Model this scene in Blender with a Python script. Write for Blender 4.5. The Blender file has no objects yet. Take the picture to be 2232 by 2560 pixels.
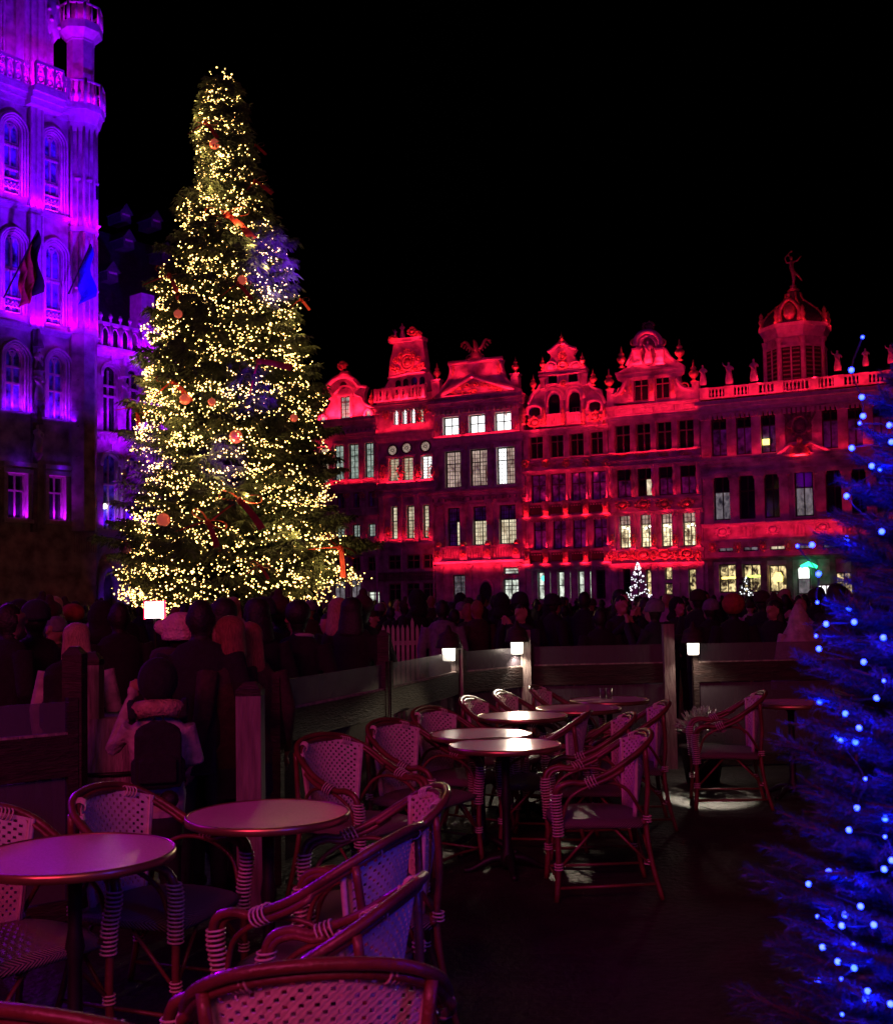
import bpy, bmesh, math, random
from mathutils import Vector, Matrix, noise
random.seed(7)
R=math.radians; PI=math.pi
sc=bpy.context.scene
C=bpy.data.collections.new('scene_objects'); sc.collection.children.link(C)
# ---------------------------------------------------------------- camera
F=2850.0; CX=1116.0; CY=1354.0
PITCH=math.atan((1503-CY)/F); ROLL=R(-1.0); EYE=Vector((0,0,1.6))
CAMR=Matrix.Rotation(PI/2+PITCH,3,'X')@Matrix.Rotation(ROLL,3,'Z')
cd=bpy.data.cameras.new('camera'); cam=bpy.data.objects.new('camera',cd); C.objects.link(cam)
cam.matrix_world=Matrix.Translation(EYE)@CAMR.to_4x4()
cd.sensor_fit='VERTICAL'; cd.sensor_height=36; cd.lens=F*36/2560; cd.shift_y=(CY-1280)/2560
cd.clip_start=.05; cd.clip_end=600
cd.dof.use_dof=True; cd.dof.focus_distance=12; cd.dof.aperture_fstop=8
sc.camera=cam
# ---------------------------------------------------------------- night sky
w=bpy.data.worlds.new('World'); sc.world=w; w.use_nodes=True
nt=w.node_tree; bg=nt.nodes['Background']
sky=nt.nodes.new('ShaderNodeTexSky'); sky.sky_type='NISHITA'; sky.sun_disc=False
sky.sun_elevation=R(-8); sky.sun_rotation=R(200)
nt.links.new(sky.outputs[0],bg.inputs[0]); bg.inputs[1].default_value=.02
sc.view_settings.view_transform='Standard'; sc.view_settings.look='None'
sc.view_settings.exposure=0; sc.view_settings.gamma=1
sc.render.resolution_x=892; sc.render.resolution_y=1024
# ---------------------------------------------------------------- floodlights of the place
RED=(1,.009,.045); VIO=(.14,.0,1); MAG=(.62,.0,.9)
def aim(o,d):
    o.rotation_euler=Vector(d).to_track_quat('-Z','Y').to_euler()
def area(name,loc,d,sx,sy,power,col,spread=PI):
    l=bpy.data.lights.new(name,'AREA'); l.shape='RECTANGLE'; l.size=sx; l.size_y=sy; l.energy=power; l.color=col; l.spread=spread
    o=bpy.data.objects.new(name,l); C.objects.link(o); o.location=loc; aim(o,d); return o
def spot(name,loc,tgt,power,col,ang=60,blend=.6,r=.15):
    l=bpy.data.lights.new(name,'SPOT'); l.energy=power; l.color=col; l.spot_size=R(ang); l.spot_blend=blend; l.shadow_soft_size=r
    o=bpy.data.objects.new(name,l); C.objects.link(o); o.location=loc; aim(o,Vector(tgt)-Vector(loc)); return o
def point(name,loc,power,col,r=.02):
    l=bpy.data.lights.new(name,'POINT'); l.energy=power; l.color=col; l.shadow_soft_size=r
    o=bpy.data.objects.new(name,l); C.objects.link(o); o.location=loc; return o
# wash on the guild houses, thrown across the heads of the crowd
spot('facade_flood',(8,40,9),(2,86,9),1900,(.20,.0,.70),75,.5,.5)
spot('facade_flood',(22,38,9),(20,74,9),1700,(.26,.0,.62),70,.5,.5)
spot('facade_flood',(16,36,8),(12,80,10),2400,(1,.0,.13),84,.5,.5)
# soft area lights added for the glow of lit facades round the square
area('square_glow',(-6,-16,13),(6,22,-12),12,6,220,(1,.045,.24))
area('terrace_fill',(-3.5,-4.5,6.0),(3.4,8.5,-5.6),5,1.6,430,(1,.05,.29))  # red fill added for the terrace chairs, no fixture there
area('square_glow',(-22,12,14),(24,-6,-13),10,8,700,(.40,.0,1))
area('square_glow',(3,-10,9),(-3,14,-8),6,4,150,(1,.22,.42))
spot('violet_table_spot',(-16,30,9),(-1.45,4.0,.75),11000,(.42,.0,1),4.5,1,.3)  # narrow spot added to tint the nearest tabletop violet
# purple projectors catching the right flank of the big fir
spot('tree_projector',(3.5,22,6),(-5.1,33.4,11.6),70000,(.14,.0,1),9,.8,.15)
spot('tree_projector',(3.5,22,6),(-5.9,32.6,7.8),26000,(.12,.0,1),7,.8,.15)
spot('tree_projector',(-15,22,6),(-9.0,32.5,5.6),45000,(.28,.0,1),12,.8,.15)
spot('tree_projector',(-2,18,6),(-6.1,31.5,5.6),18000,(.25,.0,1),6,.8,.15)

# ---------------------------------------------------------------- materials
def mat(name,col,rough=.6,metal=0,noise_amt=.25,scale=6,bump=.0,bscale=40,spec=.4,coat=0,emit=None,estr=0,stretch=None,cols=None):
    m=bpy.data.materials.new(name); m.use_nodes=True; n=m.node_tree; b=n.nodes['Principled BSDF']
    b.inputs['Roughness'].default_value=rough; b.inputs['Metallic'].default_value=metal
    b.inputs['Specular IOR Level'].default_value=spec
    if coat: b.inputs['Coat Weight'].default_value=coat; b.inputs['Coat Roughness'].default_value=.12
    tc=n.nodes.new('ShaderNodeTexCoord'); mp=n.nodes.new('ShaderNodeMapping')
    n.links.new(tc.outputs['Object'],mp.inputs[0])
    if stretch: mp.inputs['Scale'].default_value=stretch
    nz=n.nodes.new('ShaderNodeTexNoise'); nz.inputs['Scale'].default_value=scale; nz.inputs['Detail'].default_value=5
    n.links.new(mp.outputs[0],nz.inputs['Vector'])
    rp=n.nodes.new('ShaderNodeValToRGB'); c=Vector(col)
    lo=tuple(c*(1-noise_amt)); hi=tuple(min(1,x) for x in c*(1+noise_amt))
    if cols: lo,hi=cols
    rp.color_ramp.elements[0].position=.32; rp.color_ramp.elements[1].position=.68
    rp.color_ramp.elements[0].color=(*lo,1); rp.color_ramp.elements[1].color=(*hi,1)
    n.links.new(nz.outputs[0],rp.inputs[0]); n.links.new(rp.outputs[0],b.inputs['Base Color'])
    if bump:
        n2=n.nodes.new('ShaderNodeTexNoise'); n2.inputs['Scale'].default_value=bscale; n2.inputs['Detail'].default_value=6
        n.links.new(mp.outputs[0],n2.inputs['Vector'])
        bp=n.nodes.new('ShaderNodeBump'); bp.inputs['Strength'].default_value=bump; bp.inputs['Distance'].default_value=.02
        n.links.new(n2.outputs[0],bp.inputs['Height']); n.links.new(bp.outputs[0],b.inputs['Normal'])
    if emit:
        b.inputs['Emission Color'].default_value=(*emit,1); b.inputs['Emission Strength'].default_value=estr
    return m
def litglass(name,c1,c2,strength,scale=1.2,lo=.35,hi=.65,seedoff=0):
    """window with a lit room behind: uneven light, darker furniture shapes low down"""
    m=bpy.data.materials.new(name); m.use_nodes=True; n=m.node_tree; b=n.nodes['Principled BSDF']
    b.inputs['Base Color'].default_value=(.05,.05,.05,1); b.inputs['Roughness'].default_value=.15
    tc=n.nodes.new('ShaderNodeTexCoord'); mp=n.nodes.new('ShaderNodeMapping'); n.links.new(tc.outputs['Object'],mp.inputs[0])
    mp.inputs['Location'].default_value=(seedoff,seedoff*1.7,0); mp.inputs['Scale'].default_value=(1,1,.7)
    nz=n.nodes.new('ShaderNodeTexNoise'); nz.inputs['Scale'].default_value=scale*1.7; nz.inputs['Detail'].default_value=9; nz.inputs['Roughness'].default_value=.65; nz.inputs['Distortion'].default_value=.6
    n.links.new(mp.outputs[0],nz.inputs['Vector'])
    rp=n.nodes.new('ShaderNodeValToRGB'); rp.color_ramp.elements[0].position=lo; rp.color_ramp.elements[1].position=hi
    rp.color_ramp.elements[0].color=(*c1,1); rp.color_ramp.elements[1].color=(*c2,1)
    n.links.new(nz.outputs[0],rp.inputs[0]); n.links.new(rp.outputs[0],b.inputs['Emission Color'])
    b.inputs['Emission Strength'].default_value=strength
    return m
M={}
M['stone']=mat('pale_stone',(.40,.36,.31),.8,0,.55,1.3,1.,7)
M['stone_smooth']=mat('dressed_stone',(.50,.46,.40),.6,0,.22,3,.5,22)
M['stone_dark']=mat('weathered_stone',(.16,.13,.11),.85,0,.5,2.2,1.,8)
M['gold']=mat('gilded_stone',(.62,.45,.20),.38,.55,.3,6,.5,30)
M['slate']=mat('roof_slate',(.045,.045,.055),.6,0,.4,4,.6,14)
M['black_frame']=mat('dark_painted_wood',(.025,.02,.02),.5)
M['frame']=mat('painted_window_wood',(.22,.12,.10),.5)
M['shade_glass']=mat('dark_window_glass',(.012,.011,.02),.06,0,.6,1.5,spec=.8)
M['sheen_glass']=mat('glass_with_painted_blue_sheen',(.10,.10,.22),.2,0,.8,2.0,spec=.8,cols=((.02,.02,.07),(.30,.36,.95)))  # blue mottling painted into the panes, standing for reflections
M['lit_cream']=litglass('lit_window_cream',(.30,.22,.13),(1,.88,.62),1.15,1.1)
M['lit_white']=litglass('lit_window_white',(.8,.8,.72),(1,1,1),2.0,.6,.3,.5)
M['lit_green']=litglass('lit_window_greenish',(.10,.14,.12),(.62,.75,.66),.85,1.6,seedoff=4)
M['lit_pink']=litglass('lit_window_pinkish',(.16,.08,.07),(.85,.62,.50),.75,1.0,seedoff=9)
M['lit_warm']=litglass('lit_window_warm_shop',(.012,.006,.004),(1,.78,.36),1.6,1.7,.44,.66,seedoff=2)
M['lit_room']=litglass('lit_restaurant_window',(.05,.03,.015),(1,.85,.50),2.4,1.3,.38,.7,seedoff=12)
M['lit_shop']=litglass('lit_shop_window',(.10,.11,.09),(.85,.92,.80),1.1,1.3,.38,.6,seedoff=6)
M['lit_lattice']=litglass('dim_lattice_window',(.02,.02,.03),(.35,.30,.34),.6,1.5,seedoff=3)
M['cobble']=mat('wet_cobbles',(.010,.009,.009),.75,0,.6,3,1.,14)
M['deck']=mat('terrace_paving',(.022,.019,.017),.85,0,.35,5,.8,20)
M['bark']=mat('bark',(.05,.035,.025),.9,0,.4,8,.8,30)
M['needle']=mat('fir_needles',(.06,.072,.04),.65,0,.65,1.3)
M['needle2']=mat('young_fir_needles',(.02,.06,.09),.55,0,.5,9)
M['bulb']=mat('warm_light_bulb',(.8,.7,.5),.4,emit=(1,.58,.16),estr=11)
M['bluebulb']=mat('blue_light_bulb',(.5,.5,.8),.4,emit=(.010,.035,1),estr=16)
M['cable']=mat('green_cable',(.01,.02,.01),.6)
M['bauble_red']=mat('red_bauble',(.75,.10,.07),.25,.2,.1,3,emit=(1,.16,.10),estr=.3)
M['bauble_clear']=mat('pale_bauble',(.35,.12,.3),.12,.5,.2,3)
M['ribbon']=mat('red_ribbon',(.42,.03,.02),.55,0,.3,3)
M['goldstar']=mat('gold_foil',(.8,.55,.12),.3,.8,.2,5)
M['rattan']=mat('varnished_rattan',(.125,.038,.026),.4,0,.35,9,.25,60,spec=.45,coat=.18)
M['cane']=mat('pale_woven_cane',(.50,.41,.39),.5,0,.15,40,.12,160)
M['bind']=mat('pale_cane_binding',(.52,.43,.38),.4,0,.2,30)
M['tabletop']=mat('speckled_laminate_tabletop',(.72,.40,.47),.2,0,.12,160,.06,220,spec=.6,coat=.25)
M['brass']=mat('brass_rim',(.40,.27,.12),.3,.8,.2,10)
M['iron']=mat('black_cast_iron',(.012,.011,.011),.5,.3,.3,20)
M['wood_dark']=mat('dark_stained_wood',(.022,.010,.008),.6,0,.5,5,.7,20,stretch=(1,1,6))
M['wood_old']=mat('weathered_grey_wood',(.22,.18,.16),.85,0,.45,7,.8,16,stretch=(6,6,.8))
M['wood_purple']=mat('plain_post_wood',(.16,.12,.11),.8,0,.3,7,.6,16,stretch=(6,6,.8))
M['skin']=mat('skin',(.30,.16,.12),.5,0,.1,9)
M['coat_black']=mat('black_wool',(.008,.008,.009),.95,0,.3,30,.4,80)
M['coat_navy']=mat('navy_coat',(.012,.012,.022),.9,0,.3,30,.4,80)
M['coat_brown']=mat('dark_brown_coat',(.03,.016,.012),.9,0,.3,30,.4,80)
M['coat_grey']=mat('grey_jacket',(.12,.11,.14),.85,0,.25,20,.4,60)
M['coat_pale']=mat('pale_quilted_coat',(.32,.24,.26),.8,0,.3,12,.7,26)
M['coat_red']=mat('red_knit',(.22,.03,.02),.85,0,.3,20,.5,60)
M['jeans']=mat('dark_jeans',(.012,.013,.022),.9,0,.3,20)
M['hair_dark']=mat('dark_hair',(.010,.007,.006),.6,0,.4,30,.4,60)
M['hair_blonde']=mat('fair_hair',(.38,.24,.14),.6,0,.4,30,.7,70,stretch=(6,6,1))
M['hair_auburn']=mat('auburn_hair',(.22,.075,.04),.6,0,.4,30,.7,70,stretch=(6,6,1))
M['wool_pink']=mat('pale_pink_wool',(.55,.34,.36),.95,0,.2,30,1.,60)
M['fur']=mat('tan_fur',(.34,.20,.13),.95,0,.4,18,1.,60)
M['white_paint']=mat('white_paint',(.34,.30,.29),.6,0,.2,8)
M['lampmetal']=mat('dark_lamp_metal',(.03,.025,.022),.45,.6)
M['lamp_glow']=mat('lamp_glass_glowing',(.9,.8,.6),.4,emit=(1,.86,.62),estr=18)
M['lantern_glass']=mat('glowing_lantern_glass',(.9,.85,.75),.4,emit=(1,.90,.76),estr=3.2)
M['screen']=mat('lit_white_screen',(.8,.8,.8),.4,emit=(1,.93,.90),estr=4)
M['screen_edge']=mat('red_sign_edge',(.7,.02,.05),.4,emit=(1,.03,.12),estr=1.6)
M['phone']=mat('phone_screen',(.2,.2,.3),.3,emit=(.45,.6,1),estr=2.5)
M['flag_red']=mat('red_flag_cloth',(.60,.04,.05),.85)
M['flag_black']=mat('black_flag_cloth',(.012,.01,.01),.85)
M['flag_yellow']=mat('yellow_flag_cloth',(.55,.38,.03),.85)
M['flag_blue']=mat('blue_flag_cloth',(.02,.06,.5),.85)
M['green_glow']=mat('green_lamp',(.1,.6,.4),.4,emit=(.03,1,.42),estr=3)
M['teal_glow']=mat('teal_lamp',(.1,.6,.6),.4,emit=(.1,1,.8),estr=2.2)
M['yellow_glow']=mat('warm_tube_lamp',(.8,.7,.3),.4,emit=(1,.80,.16),estr=3.2)
M['lime_glow']=mat('lime_tube_lamp',(.6,.8,.3),.4,emit=(.55,.9,.12),estr=2.6)
M['tiny_white']=mat('small_white_lamp',(.9,.9,.9),.4,emit=(.9,.95,1),estr=2.2)
M['white_glow']=mat('white_interior_lamp',(.9,.9,.9),.4,emit=(1,.97,.88),estr=6)
M['plant_grey']=mat('silver_foliage',(.20,.19,.18),.8,0,.4,20)
for key,sc_,kind in (('deck',1.6,'brick'),('cobble',5.5,'vor')):
    n=M[key].node_tree; b=n.nodes['Principled BSDF']; mp=n.nodes['Mapping']; b.inputs['Roughness'].default_value=.55
    if kind=='brick':
        t_=n.nodes.new('ShaderNodeTexBrick'); t_.inputs['Scale'].default_value=sc_*2; t_.inputs['Mortar Size'].default_value=.02; out=t_.outputs['Fac']; inv=True
    else:
        t_=n.nodes.new('ShaderNodeTexVoronoi'); t_.feature='DISTANCE_TO_EDGE'; t_.inputs['Scale'].default_value=sc_; out=t_.outputs['Distance']; inv=False
    n.links.new(mp.outputs[0],t_.inputs['Vector']); old=[l for l in n.links if l.to_node==b and l.to_socket.name=='Normal'][0].from_node
    b2=n.nodes.new('ShaderNodeBump'); b2.invert=inv; b2.inputs['Distance'].default_value=.02; b2.inputs['Strength'].default_value=1; n.links.new(out,b2.inputs['Height']); n.links.new(old.outputs[0],b2.inputs['Normal']); n.links.new(b2.outputs[0],b.inputs['Normal'])
# clear windscreen
m=bpy.data.materials.new('scuffed_acrylic'); m.use_nodes=True; b=m.node_tree.nodes['Principled BSDF']
b.inputs['Base Color'].default_value=(.10,.085,.10,1); b.inputs['Roughness'].default_value=.34; b.inputs['Alpha'].default_value=.5
M['acrylic']=m
# plaited seat: diagonal weave
m=mat('plaited_seat_cane',(.40,.33,.30),.55,0,.2,40); n=m.node_tree; b=n.nodes['Principled BSDF']
wv=n.nodes.new('ShaderNodeTexWave'); wv.inputs['Scale'].default_value=46; wv.inputs['Distortion'].default_value=.4
tc=n.nodes['Texture Coordinate']; n.links.new(tc.outputs['Object'],wv.inputs['Vector']); wv.bands_direction='DIAGONAL'
bp=n.nodes.new('ShaderNodeBump'); bp.inputs['Distance'].default_value=.006; bp.inputs['Strength'].default_value=1
n.links.new(wv.outputs[1],bp.inputs['Height']); n.links.new(bp.outputs[0],b.inputs['Normal'])
mx=n.nodes.new('ShaderNodeMix'); mx.data_type='RGBA'; mx.inputs['A'].default_value=(.08,.055,.05,1); mx.inputs['B'].default_value=(.24,.18,.175,1)
n.links.new(wv.outputs[1],mx.inputs['Factor']); n.links.new(mx.outputs['Result'],b.inputs['Base Color'])
M['seatweave']=m

# ---------------------------------------------------------------- mesh helpers
class MB:
    def __init__(s): s.v=[]; s.f=[]; s.mi=[]; s.cur=0
    def add(s,vs,fs):
        o=len(s.v); s.v+= [tuple(p) for p in vs]; s.f+=[tuple(i+o for i in f) for f in fs]; s.mi+=[s.cur]*len(fs); return s
    def box(s,x0,x1,y0,y1,z0,z1):
        v=[(x,y,z) for z in (z0,z1) for y in (y0,y1) for x in (x0,x1)]
        return s.add(v,[(0,2,3,1),(4,5,7,6),(0,1,5,4),(2,6,7,3),(0,4,6,2),(1,3,7,5)])
    def prism(s,poly,y0,y1):
        n=len(poly); a=sum(poly[i][0]*poly[(i+1)%n][1]-poly[(i+1)%n][0]*poly[i][1] for i in range(n))
        if a<0: poly=poly[::-1]
        v=[(x,y0,z) for x,z in poly]+[(x,y1,z) for x,z in poly]
        return s.add(v,[tuple(range(n)),tuple(range(2*n-1,n-1,-1))]+[(i,i+n,(i+1)%n+n,(i+1)%n) for i in range(n)])
    def tube(s,pts,r,n=8,closed=False):
        P=[Vector(p) for p in pts]; N=len(P)
        rr=r if isinstance(r,(list,tuple)) else [r]*N
        up=Vector((0,0,1)); ring=[]; prev=None
        for i,p in enumerate(P):
            if closed: t=P[(i+1)%N]-P[i-1]
            else: t=P[min(i+1,N-1)]-P[max(i-1,0)]
            t=t.normalized() if t.length>1e-9 else Vector((0,0,1))
            if prev is None:
                a=up if abs(t.z)<.9 else Vector((1,0,0)); x=t.cross(a).normalized()
            else:
                x=(prev-t*prev.dot(t)); x=x.normalized() if x.length>1e-6 else t.cross(up).normalized()
            prev=x; y=t.cross(x)
            ring.append([p+(x*math.cos(2*PI*k/n)+y*math.sin(2*PI*k/n))*rr[i] for k in range(n)])
        v=[q for g in ring for q in g]; f=[]
        for i in range(N if closed else N-1):
            a=i*n; b=((i+1)%N)*n
            f+=[(a+k,a+(k+1)%n,b+(k+1)%n,b+k) for k in range(n)]
        if not closed: f+=[tuple(range(n-1,-1,-1)),tuple((N-1)*n+k for k in range(n))]
        return s.add(v,f)
    def lathe(s,prof,n=10,c=(0,0,0),sx=1,sy=1,a0=0):
        v=[(c[0]+sx*r*math.cos(a0+2*PI*k/n),c[1]+sy*r*math.sin(a0+2*PI*k/n),c[2]+z) for r,z in prof for k in range(n)]
        f=[]
        for i in range(len(prof)-1):
            f+=[(i*n+k,i*n+(k+1)%n,(i+1)*n+(k+1)%n,(i+1)*n+k) for k in range(n)]
        f+=[tuple(range(n-1,-1,-1)),tuple((len(prof)-1)*n+k for k in range(n))]
        return s.add(v,f)
    def ball(s,c,r,seg=8,rings=5):
        if not isinstance(r,(tuple,list)): r=(r,r,r)
        v=[(c[0],c[1],c[2]-r[2])]
        for i in range(1,rings):
            a=PI*i/rings
            for k in range(seg):
                v.append((c[0]+r[0]*math.sin(a)*math.cos(2*PI*k/seg),c[1]+r[1]*math.sin(a)*math.sin(2*PI*k/seg),c[2]-r[2]*math.cos(a)))
        v.append((c[0],c[1],c[2]+r[2])); L=len(v)-1; f=[(0,1+(k+1)%seg,1+k) for k in range(seg)]
        for i in range(rings-2):
            a=1+i*seg; b=a+seg
            f+=[(a+k,a+(k+1)%seg,b+(k+1)%seg,b+k) for k in range(seg)]
        a=1+(rings-2)*seg; f+=[(a+k,a+(k+1)%seg,L) for k in range(seg)]
        return s.add(v,f)
    def ring(s,c,ax,R_,r,n=12,m=6,ry=None):
        c=Vector(c); ax=Vector(ax).normalized(); a=Vector((0,0,1)) if abs(ax.z)<.9 else Vector((1,0,0))
        x=ax.cross(a).normalized(); y=ax.cross(x)
        return s.tube([c+x*R_*math.cos(2*PI*k/n)+y*(ry or R_)*math.sin(2*PI*k/n) for k in range(n)],r,m,True)
    def mesh(s,name,mats,smooth=False):
        me=bpy.data.meshes.new(name); me.from_pydata(s.v,[],s.f)
        if not isinstance(mats,(list,tuple)): mats=[mats]
        for q in mats: me.materials.append(q)
        if len(mats)>1: me.polygons.foreach_set('material_index',s.mi)
        if smooth: me.polygons.foreach_set('use_smooth',[True]*len(me.polygons))
        me.update(); return me
    def build(s,name,mats,parent=None,smooth=False,loc=None):
        o=bpy.data.objects.new(name,s.mesh(name,mats,smooth)); C.objects.link(o)
        if parent: o.parent=parent
        if loc is not None: o.location=loc
        return o
def tag(o,label=None,cat=None,group=None,kind=None):
    if label: o['label']=label
    if cat: o['category']=cat
    if group: o['group']=group
    if kind: o['kind']=kind
    return o
def empty(name,loc=(0,0,0),rz=0,label=None,cat=None,group=None):
    o=bpy.data.objects.new(name,None); C.objects.link(o); o.location=loc; o.rotation_euler=(0,0,rz); o.empty_display_size=.2
    return tag(o,label,cat,group)
def inst(name,me,parent=None,loc=(0,0,0),rot=(0,0,0),s=1):
    o=bpy.data.objects.new(name,me); C.objects.link(o); o.parent=parent; o.location=loc; o.rotation_euler=rot
    o.scale=(s,s,s) if not isinstance(s,(tuple,list)) else s
    return o
def copy_tree(o,parent=None):
    c=o.copy(); C.objects.link(c); c.parent=parent
    for ch in list(o.children): copy_tree(ch,c)
    return c
def crv(pts,n=6,closed=False):
    P=[Vector(p) for p in pts]; out=[]; N=len(P)
    rng=range(N) if closed else range(N-1)
    for i in rng:
        p1=P[i]; p2=P[(i+1)%N]
        p0=P[i-1] if (i>0 or closed) else p1*2-p2
        p3=P[(i+2)%N] if (i+2<N or closed) else p2*2-p1
        for k in range(n):
            t=k/n
            out.append(.5*((2*p1)+(-p0+p2)*t+(2*p0-5*p1+4*p2-p3)*t*t+(-p0+3*p1-3*p2+p3)*t**3))
    if not closed: out.append(P[-1].copy())
    return out
def ray(px,py):
    return CAMR@Vector(((px-CX)/F,-(py-CY)/F,-1))
def at(px,py,Y):
    d=ray(px,py); return EYE+d*(Y/d.y)
def atz(px,py,z):
    d=ray(px,py); return EYE+d*((z-EYE.z)/d.z)
class Plane:
    """upright facade plane: local x runs along it to the right, local y into the building"""
    def __init__(s,P,ang):      # ang: direction of local x in the ground plane
        s.P=Vector((P[0],P[1],0)); s.rz=ang; s.u=Vector((math.cos(ang),math.sin(ang),0)); s.n=Vector((math.sin(ang),-math.cos(ang),0))
    def uz(s,px,py,off=0):
        d=ray(px,py); Q=s.P+s.n*off
        t=(Q-EYE).dot(s.n)/d.dot(s.n); p=EYE+d*t
        return (p-s.P).dot(s.u), p.z
# ---------------------------------------------------------------- ground
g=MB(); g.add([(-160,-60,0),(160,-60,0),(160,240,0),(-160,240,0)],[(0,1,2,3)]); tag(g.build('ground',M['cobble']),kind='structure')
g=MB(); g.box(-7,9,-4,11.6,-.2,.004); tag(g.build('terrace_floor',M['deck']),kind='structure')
# ---------------------------------------------------------------- shared carved figures
def blob_mesh(name,fill,voxel,mats,classify=None,smooth_it=2):
    mb=MB(); fill(mb); me=mb.mesh('tmp',mats[0]); o=bpy.data.objects.new('tmp',me); C.objects.link(o)
    rm=o.modifiers.new('r','REMESH'); rm.mode='VOXEL'; rm.voxel_size=voxel; rm.use_smooth_shade=True
    sm=o.modifiers.new('s','SMOOTH'); sm.iterations=smooth_it; sm.factor=.5
    dg=bpy.context.evaluated_depsgraph_get(); dg.update()
    out=bpy.data.meshes.new_from_object(o.evaluated_get(dg)); out.name=name
    bpy.data.objects.remove(o)
    out.materials.clear()
    for q in mats: out.materials.append(q)
    if classify:
        for p in out.polygons: p.material_index=classify(p.center)
    for p in out.polygons: p.use_smooth=True
    return out
def statue_fill(mb,pose=0):
    mb.lathe([(.30,0),(.33,.25),(.26,.7),(.20,1.0),(.24,1.25),(.26,1.42),(.12,1.5),(.07,1.56)],12,sy=.75)
    mb.ball((0,0,1.68),(.11,.12,.14),10,8)
    mb.tube([(.22,0,1.42),(.38,-.05,1.2),(.34,-.2,1.05)],[.07,.065,.05],8)
    if pose: mb.tube([(-.22,0,1.42),(-.42,-.05,1.55),(-.5,-.05,1.85)],[.07,.06,.045],8)
    else: mb.tube([(-.22,0,1.42),(-.33,-.1,1.2),(-.1,-.25,1.2)],[.07,.06,.05],8)
    mb.tube([(-.2,-.1,1.3),(.1,-.26,.9),(.25,-.15,.3)],[.09,.10,.07],8)
STAT=[blob_mesh('robed_statue',lambda m:statue_fill(m,0),.06,[M['stone_smooth']]),blob_mesh('robed_statue_arm_up',lambda m:statue_fill(m,1),.06,[M['stone_smooth']])]
def fame_fill(mb):   # balancing figure blowing a horn
    mb.tube([(0,0,0),(.05,0,.5),(.0,0,1.0)],[.07,.10,.13],8)
    mb.tube([(.0,0,1.0),(.28,0,.75),(.55,0,.35)],[.11,.08,.05],8)
    mb.tube([(0,0,1.0),(-.08,0,1.3),(-.04,0,1.62)],[.14,.15,.12],8)
    mb.ball((-.08,0,1.85),(.12,.12,.14),8,6)
    mb.tube([(-.04,0,1.6),(-.35,0,1.55),(-.45,0,1.9),(-.2,0,2.15)],[.08,.06,.05,.05],8)
    mb.tube([(-.04,0,1.6),(.28,0,1.65),(.55,0,1.95)],[.08,.06,.05],8)
    mb.tube([(-.2,0,1.98),(-.2,0,2.2),(.02,0,2.3)],[.03,.04,.09],8)
FAME=blob_mesh('dancing_gilt_figure',fame_fill,.05,[M['gold']],smooth_it=1)
URN=MB().lathe([(.16,0),(.2,.05),(.09,.12),(.08,.2),(.24,.36),(.28,.5),(.2,.62),(.1,.68),(.17,.74),(.17,.80),(.06,.9),(.04,1.1),(.015,1.25)],12).mesh('urn_finial',M['gold'],True)
BALUS=[(.5,0),(.5,.06),(.3,.12),(.55,.3),(.5,.42),(.25,.7),(.35,.8),(.5,.9),(.5,1)]
def carve(mb,x,z,w,h,seed,y=0,d=.12,kind='cartouche'):
    """raised carving: oval shield with scrolls, leaves and bosses round it"""
    r=random.Random(seed)
    if kind=='cartouche':
        mb.ball((x,y,z),(w*.26,d,h*.27),10,6)
        mb.ring((x,y-d*.4,z),(0,1,0),w*.36,min(w,h)*.07,14,5,h*.38)
    for k in range(12):
        a=2*PI*k/12+r.uniform(-.2,.2); q=r.uniform(.8,1.05)
        px,pz=x+math.cos(a)*w*.47*q,z+math.sin(a)*h*.45*q; s=min(w,h)*r.uniform(.07,.13)
        mb.ball((px,y-d*.3,pz),(s*r.uniform(.8,1.6),d*.7,s),6,4)
        if k%3==0: mb.ring((px,y-d*.5,pz),(0,1,0),s*1.1,s*.38,8,4)
def scroll(mb,x,z,r,y=0,turn=1,w=.12):
    pts=[]
    for k in range(15):
        a=PI*2*k/9; q=r*(1-k/17); pts.append((x+turn*q*math.cos(a),y,z+q*math.sin(a)))
    mb.tube(pts,[w*r*1.6*(1-k/22) for k in range(15)],6)
def pointed(x,w,z0,z1,n=7):
    """half-outline points of a pointed arch springing at z0, apex z1"""
    pts=[(x-w/2,z0)]
    for k in range(1,n): t=k/n; a=t*PI/2*.86; pts.append((x-w/2+(w/2)*(1-math.cos(a))/(1-math.cos(PI/2*.86)),z0+(z1-z0)*math.sin(a)/math.sin(PI/2*.86)))
    pts.append((x,z1)); return pts+[(2*x-a,b) for a,b in reversed(pts[:-1])]
def rounda(x,w,z0,z1,n=12):
    return [(x-w/2*math.cos(PI*k/n),z0+(z1-z0)*math.sin(PI*k/n)) for k in range(n+1)]
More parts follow.
